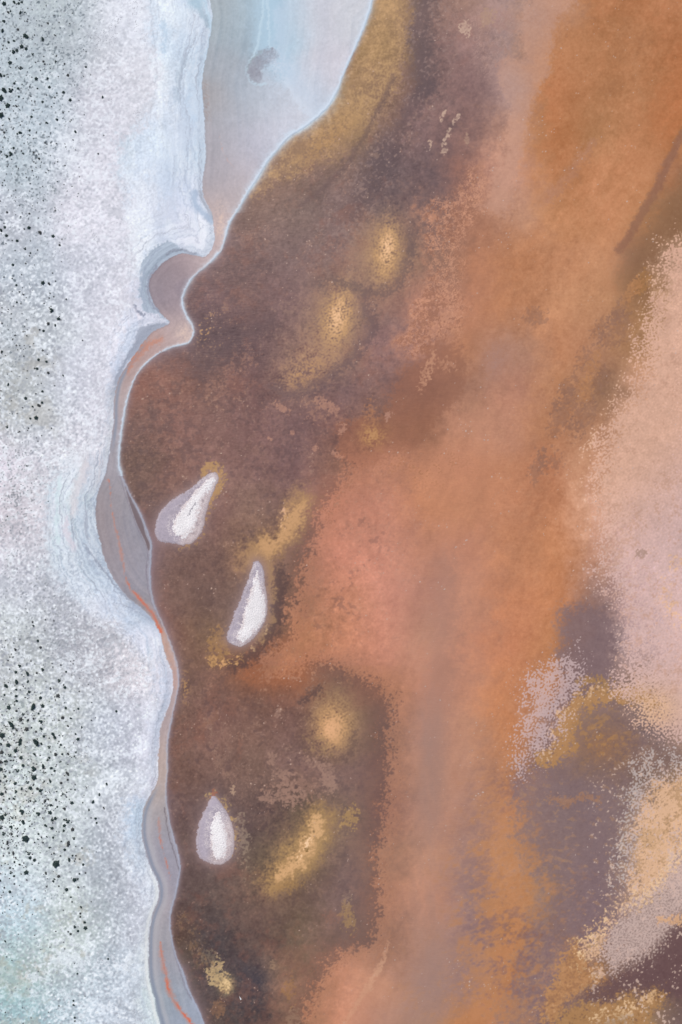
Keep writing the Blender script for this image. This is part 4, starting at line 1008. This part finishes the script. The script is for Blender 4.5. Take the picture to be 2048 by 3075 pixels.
woodM = simple_mat("stem_wood", (0.05, 0.035, 0.03), (0.10, 0.08, 0.07), 6.0)

def leaf_mesh(seed, lobes, nleaf, mat):
    """unit radius bush: many small leaf faces spread through a few lobes"""
    r = random.Random(seed)
    V, Fc = [], []
    for (cx, cy, rad, hh) in lobes:
        for _ in range(int(nleaf * rad * rad)):
            a = r.random() * 2 * math.pi; u = r.random() ** 0.45; e = r.random()
            el = math.asin(e)
            rr = rad * u * (0.88 + 0.2 * math.sin(5 * a + seed))
            p = (cx + rr * math.cos(el) * math.cos(a), cy + rr * math.cos(el) * math.sin(a), 0.04 + hh * u * math.sin(el))
            s = 0.085 + 0.07 * r.random()
            t = r.random() * 2 * math.pi; til = r.uniform(-0.9, 0.9); til2 = r.uniform(-0.9, 0.9)
            ax = (math.cos(t), math.sin(t), til); bx = (-math.sin(t), math.cos(t), til2)
            b = len(V)
            for k1, k2 in ((-1, 0), (0, -0.6), (1, 0), (0, 0.6)):
                V.append(tuple(p[i] + s * (k1 * ax[i] + k2 * bx[i]) for i in range(3)))
            Fc.append((b, b + 1, b + 2, b + 3))
    for (cx, cy, rad, hh) in lobes:                      # dense twiggy heart of each lobe
        b = len(V); nn_ = 9
        for j in range(5):
            e = j / 4 * 1.5; q = rad * 0.80 * math.cos(e)
            for k in range(nn_):
                a = k * 2 * math.pi / nn_; w = 1 + r.uniform(-0.12, 0.12)
                V.append((cx + q * w * math.cos(a), cy + q * w * math.sin(a), 0.02 + 0.72 * hh * math.sin(e) * w))
        for j in range(4):
            for k in range(nn_):
                Fc.append((b + j * nn_ + k, b + j * nn_ + (k + 1) % nn_, b + (j + 1) * nn_ + (k + 1) % nn_, b + (j + 1) * nn_ + k))
    me = bpy.data.meshes.new("foliage"); me.from_pydata(V, [], Fc); me.materials.append(mat)
    return me
def stem_mesh(seed, lobes):
    r = random.Random(seed + 99)
    V, Fc = [], []
    for (cx, cy, rad, hh) in lobes:
        for _ in range(4):
            a = r.random() * 6.28
            p0 = (cx * 0.4, cy * 0.4, -0.12); p1 = (cx + rad * 0.55 * math.cos(a), cy + rad * 0.55 * math.sin(a), hh * 0.7)
            b = len(V)
            for (p, w) in ((p0, 0.05), (p1, 0.018)):
                for k in range(4):
                    V.append((p[0] + w * math.cos(k * 1.571), p[1] + w * math.sin(k * 1.571), p[2]))
            for k in range(4):
                Fc.append((b + k, b + (k + 1) % 4, b + 4 + (k + 1) % 4, b + 4 + k))
    me = bpy.data.meshes.new("stem"); me.from_pydata(V, [], Fc); me.materials.append(woodM)
    return me
LOBES = [
 [(0, 0, 0.95, 0.75)],
 [(-0.25, 0.2, 0.7, 0.7), (0.3, -0.25, 0.6, 0.55)],
 [(-0.3, 0.3, 0.55, 0.6), (0.25, 0.1, 0.6, 0.7), (0.1, -0.45, 0.5, 0.5)],
 [(0.0, 0.45, 0.5, 0.6), (0.1, -0.1, 0.6, 0.7), (0.05, -0.6, 0.4, 0.45)],
 [(0, 0, 0.9, 0.6), (0.5, -0.4, 0.4, 0.4)],
 [(-0.45, 0.35, 0.35, 0.4), (0.35, 0.3, 0.35, 0.4), (0.0, -0.3, 0.45, 0.5), (-0.5, -0.35, 0.25, 0.3)],
]
PROTO = []
for i, lb in enumerate(LOBES):
    PROTO.append((leaf_mesh(i + 1, lb, 330, leafA), leaf_mesh(i + 11, lb, 330, leafB), stem_mesh(i, lb)))

K = 700 / 1568.
S0 = """32,32,14 100,22,12 130,30,9 150,22,9 60,90,10 75,82,7 140,92,12 172,90,6 30,150,12 325,162,9 22,215,13 125,205,8 178,250,18 290,270,14 100,282,9 62,290,9 150,320,12 118,345,10 95,355,13
180,335,10 225,370,10 72,428,14 145,465,14 295,418,8 303,435,7 378,418,9 437,435,6 8,510,13 32,515,8 247,535,12 322,530,8 100,565,9 32,612,18 78,612,20 125,600,9 130,655,8 8,665,20 335,590,9 255,600,7 430,625,9 385,630,6
475,677,10 692,658,9 372,660,6 55,715,16 115,720,7 10,780,18 215,790,9 65,805,9 385,808,10 317,830,10 203,880,8 32,895,8 140,897,12 510,890,10 120,905,7 75,1040,15 50,1055,11 265,1070,9 160,1037,8 95,1000,9 662,1037,6
290,690,8 460,512,11 427,762,6 580,455,7 230,1030,6 700,915,4 12,1025,7 200,1440,7 50,1430,8 5,1355,5 375,1420,6"""
S1 = """35,187,10 10,208,11 45,243,10 197,190,11 272,223,12 360,248,11 117,278,10 172,330,12 405,308,8 207,360,7 255,340,5 290,560,14 332,567,11 112,575,8 133,620,9 348,745,15 395,802,11 327,835,12 373,845,10 268,875,6
295,883,9 447,670,6 115,690,7 15,832,6 113,980,6 203,990,5 290,1015,9 15,1022,8 262,1077,9 315,1090,9 252,1137,9 327,1165,9 58,1243,10 427,1183,7 288,1290,10 175,1337,10 223,1392,8 265,1385,13 285,1365,8 245,1467,13
207,1472,8 155,1400,7 52,1528,11 135,1560,6 175,430,6 90,440,9"""
S2 = """282,243,4 55,785,5 60,440,4 222,1495,7 228,1520,9 135,215,5"""
S3 = """258,277,10 277,321,10 107,335,11 97,290,5 135,445,12 110,487,10 187,497,16 290,470,13 250,493,7 447,485,7 412,440,6 190,550,10 400,545,12 113,553,18 45,580,13 112,605,9 343,597,9 440,590,11 200,620,11 430,572,6
393,645,13 35,640,7 112,648,10 275,660,11 173,656,6 115,680,10 290,715,13 225,720,20 62,725,15 445,728,8 530,733,9 502,745,5 160,770,12 263,765,8 115,748,8 785,750,8 143,803,13 190,810,11 228,800,8 277,820,14 423,793,11
480,797,8 80,842,25 460,850,8 552,858,9 183,870,13 215,860,7 280,867,11 115,877,10 245,887,8 18,912,18 360,905,14 372,925,11 298,918,9 512,903,8 528,937,11 425,915,5 140,945,12 135,965,15 245,960,24 283,968,9 412,975,8
60,977,15 335,990,12 10,970,10 107,1015,13 15,1025,12 70,1045,15 378,1038,13 422,1038,9 462,1037,9 515,1025,9 235,1040,10 503,1052,6 145,1062,13 335,1062,9 325,1078,11 5,1090,12 40,1087,11 92,1080,6 412,1088,9 158,1115,12
292,1120,15 347,1132,10 230,1137,20 10,1140,13 122,1150,14 370,1150,9 68,1162,7 455,1168,14 38,1187,9 232,1195,17 458,1210,8 48,1220,10 105,1235,12 190,1227,14 340,1220,13 300,1220,6 413,1232,10 5,1218,8 720,1240,9
148,1270,10 208,1265,13 255,1270,10 275,1282,13 508,1277,7 110,1290,10 40,1292,9 15,1305,13 428,1305,11 670,1310,11 450,1325,6 97,1338,9 65,1338,8 305,1352,13 378,1345,7 208,1352,8 243,1352,10 485,1365,13 628,1358,12
345,1380,9 388,1392,7 435,1405,12 10,1405,8 700,1400,9 600,1413,9 340,1430,16 150,1425,18 260,1438,14 375,1470,12 355,1480,12 15,1465,18 38,1447,10 87,1465,10 460,1490,16 435,1480,9 160,1495,15 645,1470,8 652,1500,8
435,1518,10 310,1518,11 77,1528,12 10,1528,15 353,1535,12 490,1545,12"""
S4 = """30,285,15 80,287,10 430,265,9 262,287,8 120,300,7 175,318,24 282,308,6 318,305,7 360,310,8 500,317,11 258,322,7 52,345,13 235,343,6 293,342,6 460,352,17 438,392,9 415,335,6 60,380,9 335,377,7 115,365,5 92,415,12
65,415,6 198,417,15 365,415,6 27,433,6 205,447,10 408,433,6 235,462,13 467,460,13 490,432,7 513,432,6 508,455,6 380,487,24 100,475,7 562,492,9 135,492,8 537,455,6 78,548,11 70,515,8 92,520,5 180,545,15 312,550,10
537,553,6 578,548,6 97,570,8 398,570,12 503,595,14 525,590,10 360,605,9 370,590,7 5,600,8 530,645,9 317,640,9 398,637,6 32,648,6 100,622,6 450,660,12 70,675,9 235,730,5 480,710,7 487,742,6 548,777,8 543,820,7 543,843,7
572,880,9 505,910,12 577,918,13 527,938,8 462,942,6 478,958,8 38,1008,8 235,967,4 430,1015,4 523,1225,7 730,1125,7 497,1407,8 498,1435,8 400,1440,5 505,1520,7 507,1542,6 213,1520,4 503,1155,4"""
SH = []
for txt, oy in ((S0, 0), (S1, 600), (S2, 1200), (S3, 1800), (S4, 2375)):
    for e in txt.split():
        a, b, r = (float(v) for v in e.split(','))
        px, py, rr = a * K, b * K + oy, r * K
        SH.append((px, py, rr))
# drop accidental doubles
keep = []
for s in SH:
    if all((s[0] - t[0]) ** 2 + (s[1] - t[1]) ** 2 > 12 for t in keep): keep.append(s)
SH = sorted(keep, key=lambda s: -s[2])
NSINGLE = 296
def ground_z(px, py):
    i = int(np.clip(np.searchsorted(gx, px), 1, nx - 1)); j = int(np.clip(np.searchsorted(gy, py), 1, ny - 1))
    return float(Z[j, i])
UNIQUE = {
 (80, 842, 1800): "long dark saltbush of joined clumps at the left of the dense scatter",
 (245, 960, 1800): "big broken-topped dark saltbush in the middle of the dense scatter",
 (175, 318, 2375): "big black-green saltbush with a tail of small ones below, left of the round one",
 (380, 487, 2375): "round solitary dark saltbush, largest low in the dense scatter, on bare white salt",
 (460, 352, 2375): "grey-green saltbush at the right fringe, above the round solitary dark one",
 (225, 720, 1800): "tall double dark saltbush near the top of the dense scatter",
 (290, 560, 600): "dark oval saltbush with a smaller grey one at its right side, on grey salt",
 (332, 567, 600): "smaller grey saltbush touching the right side of a dark oval one",
 (348, 745, 600): "purple-black saltbush heading a loose trail of small ones in mid left",
 (360, 248, 600): "black oval saltbush farthest right of its row on pinkish salt",
 (785, 750, 1800): "tiny lone dark shrub on lumpy pale salt, far right of the dense scatter",
 (662, 1037, 0): "tiny lone black shrub on smooth pinkish salt beside the pale shore",
 (58, 1243, 600): "lone dark shrub near the left edge on brown-grey soil, above the pink bare salt",
 (577, 918, 2375): "darkest shrub at the lower right of the ring on a bare white patch",
 (505, 910, 2375): "dark shrub at the left of the ring on a bare white patch",
 (38, 1008, 2375): "lone small dark shrub near the left edge on bluish salt, low down",
 (290, 270, 0): "teal-tinted dark shrub, rightmost big one in the upper left scatter",
 (178, 250, 0): "large ragged dark shrub left of the teal-tinted one in the upper scatter",
 (455, 1168, 1800): "grey oval saltbush on the right side of the dense scatter",
}
UQ = {}
for (a, b, oy), lab in UNIQUE.items(): UQ[(round(a * K, 2), round(b * K + oy, 2))] = lab
SHORT = {(80, 842, 1800): "the joined-clump saltbush", (245, 960, 1800): "the broken-topped saltbush", (175, 318, 2375): "the tailed black-green saltbush",
 (380, 487, 2375): "the round solitary saltbush", (460, 352, 2375): "the grey-green fringe saltbush", (225, 720, 1800): "the tall double saltbush",
 (290, 560, 600): "the dark oval saltbush", (348, 745, 600): "the purple-black saltbush", (360, 248, 600): "the black oval saltbush",
 (290, 270, 0): "the teal-tinted shrub", (178, 250, 0): "the ragged upper shrub", (58, 1243, 600): "the lone brown-soil shrub",
 (577, 918, 2375): "the darkest ring shrub", (38, 1008, 2375): "the lone bluish-salt shrub", (455, 1168, 1800): "the grey oval saltbush"}
SHP = [(a * K, b * K + oy, t) for (a, b, oy), t in SHORT.items()]
DIRS = ["right of", "below and right of", "below", "below and left of", "left of", "above and left of", "above", "above and right of"]
ORD = ["nearest", "second nearest", "third nearest", "fourth nearest", "fifth nearest", "sixth nearest"]
RANK = {}
_b = {}
for (px, py, r) in SH[:NSINGLE]:
    if (round(px, 2), round(py, 2)) in UQ: continue
    ds_ = sorted((math.hypot(px - a, py - b), a, b, t) for a, b, t in SHP)[0]
    if ds_[0] > 190: continue
    k8 = int(round(math.atan2(py - ds_[2], px - ds_[1]) / (math.pi / 4))) % 8
    _b.setdefault((ds_[3], k8), []).append((ds_[0], px, py))
for (t, k8), L_ in _b.items():
    for n_, (d_, px, py) in enumerate(sorted(L_)[:6]):
        RANK[(round(px, 2), round(py, 2))] = f"{ORD[n_]} {DIRS[k8]} {t}"
def region(px, py, r):
    size = "large" if r > 5.6 else ("medium" if r > 3.6 else "small")
    if py < 560:
        g = "in the upper left scatter on grey salt" if px < 120 else "thinly spread right of the upper left scatter"
    elif py < 900: g = "in the loose middle left scatter on lumpy salt"
    elif py < 1340: g = "in the sparse trail on brown-grey salt, mid left"
    elif py < 1990: g = "at the thin top end of the dense scatter"
    elif py < 2330: g = "in the upper part of the dense scatter" + (", left half" if px < 110 else (", middle" if px < 190 else ", right fringe"))
    elif py < 2680: g = "in the lower part of the dense scatter" + (", left half" if px < 110 else (", middle" if px < 190 else ", right fringe"))
    else: g = "below the dense scatter near the bottom left"
    return size, g
proto_objs = {}
def make_shrub(k, grey):
    root = link(bpy.data.objects.new("shrub", None))
    link(bpy.data.objects.new("foliage", PROTO[k][1 if grey else 0]), root)
    link(bpy.data.objects.new("stem", PROTO[k][2]), root)
    return root
R = random.Random(5)
for i, (px, py, r) in enumerate(SH[:NSINGLE]):
    k = R.choice([0, 0, 1, 2, 3, 4, 5]) if r > 4 else R.choice([0, 0, 0, 1, 4])
    lab = UQ.get((round(px, 2), round(py, 2)))
    if lab and 'round' in lab and 'largest' in lab: k = 0
    if lab and ('joined' in lab or 'double' in lab): k = 3
    grey = (R.random() < 0.22) and r < 6
    if lab: grey = 'grey' in lab.split(' with')[0].split(' on ')[0].split(' touching')[0]
    key = (k, grey)
    if key in proto_objs:
        src = proto_objs[key]
        o = src.copy(); SC.collection.objects.link(o)
        for ch in list(src.children):
            c = ch.copy(); SC.collection.objects.link(c); c.parent = o
    else:
        o = make_shrub(k, grey); proto_objs[key] = o
    o.location = (wx(px), wy(py), ground_z(px, py) - 0.02)
    s = r * PX * (1.08 + 0.18 * R.random())
    o.rotation_euler = (0, 0, R.random() * 6.28 if k in (0, 4) else R.uniform(-0.6, 0.6))
    o.scale = (s, s * R.uniform(0.9, 1.15), s * R.uniform(0.85, 1.1))
    if lab and 'long' in lab: o.scale = (s * 0.8, s * 1.2, s * 0.8); o.rotation_euler = (0, 0, 0.6)
    size, g = region(px, py, r)
    tone = "grey-green" if grey else "dark green"
    rk = RANK.get((round(px, 2), round(py, 2)))
    o["label"] = lab if lab else (f"{size} {tone} shrub, {rk}" if rk else f"{size} {tone} shrub {g}")
    o["category"] = "shrub"
    o["group"] = "shrubs scattered over the salt flat"
# the crowd of smaller scrub: seedlings no one could count
V, Fc = [], []
pts = [(p[0], p[1], p[2]) for p in SH[NSINGLE:]]
for _ in range(5200):
    z = R.random()
    if z < 0.52: px, py = abs(R.gauss(0, 120)), R.gauss(2330, 190)
    elif z < 0.86: px, py = abs(R.gauss(0, 150)), R.gauss(330, 260)
    elif z < 0.95: px, py = abs(R.gauss(60, 70)), R.gauss(1080, 160)
    else: px, py = R.uniform(0, 260), R.uniform(1900, 3075)
    if px > 300 or py < -20 or py > 3090: continue
    if py < 700 and px > 330 - 0.15 * py: continue
    pts.append((px, py, 0.5 + 1.9 * R.random() ** 4.0))
for (px, py, r) in pts:
    x, y, z0, s = wx(px), wy(py), ground_z(px, py), r * PX
    for _ in range(7 if r < 1.4 else 26):
        a = R.random() * 6.28; q = s * math.sqrt(R.random()) * 0.9; zz = z0 + s * R.random() * 0.7
        t = R.random() * 6.28; l = s * 0.42
        ux, uy = math.cos(t) * l, math.sin(t) * l
        cx, cy = x + q * math.cos(a), y + q * math.sin(a); b = len(V)
        V += [(cx - ux, cy - uy, zz - l * .3), (cx + uy * .7, cy - ux * .7, zz), (cx + ux, cy + uy, zz + l * .3), (cx - uy * .7, cy + ux * .7, zz)]
        Fc.append((b, b + 1, b + 2, b + 3))
me = bpy.data.meshes.new("low_scrub"); me.from_pydata(V, [], Fc); me.materials.append(leafB)
o = link(bpy.data.objects.new("low_scrub", me)); o["kind"] = "stuff"
o["label"] = "countless tiny tufts of grey scrub dotting the salt at left"; o["category"] = "scrub"

# ------------------------------------------------------------------ the white shard in the dark water at the bottom
me = bpy.data.meshes.new("salt_lump")
V = [(-0.36, 0.62, 0.0), (-0.20, 0.30, 0.0), (0.34, -0.30, 0.0), (0.14, -0.66, 0.0), (-0.16, -0.40, 0.0), (-0.28, 0.10, 0.0), (-0.34, 0.60, 0.04), (0.02, -0.12, 0.22), (0.14, -0.36, 0.30), (-0.10, -0.2, 0.2)]
V = [(a, b, c) for a, b, c in V]
Fc = [(0, 1, 6), (1, 7, 6), (1, 2, 7), (2, 8, 7), (2, 3, 8), (3, 4, 8), (4, 9, 8), (9, 7, 8), (4, 5, 9), (5, 6, 9), (6, 7, 9), (5, 0, 6)]
me.from_pydata(V, [], Fc)
wm = simple_mat("white_salt", (0.78, 0.80, 0.80), (0.88, 0.88, 0.88), 6.0, 0.6); me.materials.append(wm)
o = link(bpy.data.objects.new("salt_lump", me)); o.location = (wx(722.5), wy(2997), 0.0)
o["label"] = "bright white wedge-shaped lump sticking out of the darkest water near the bottom"; o["category"] = "salt lump"
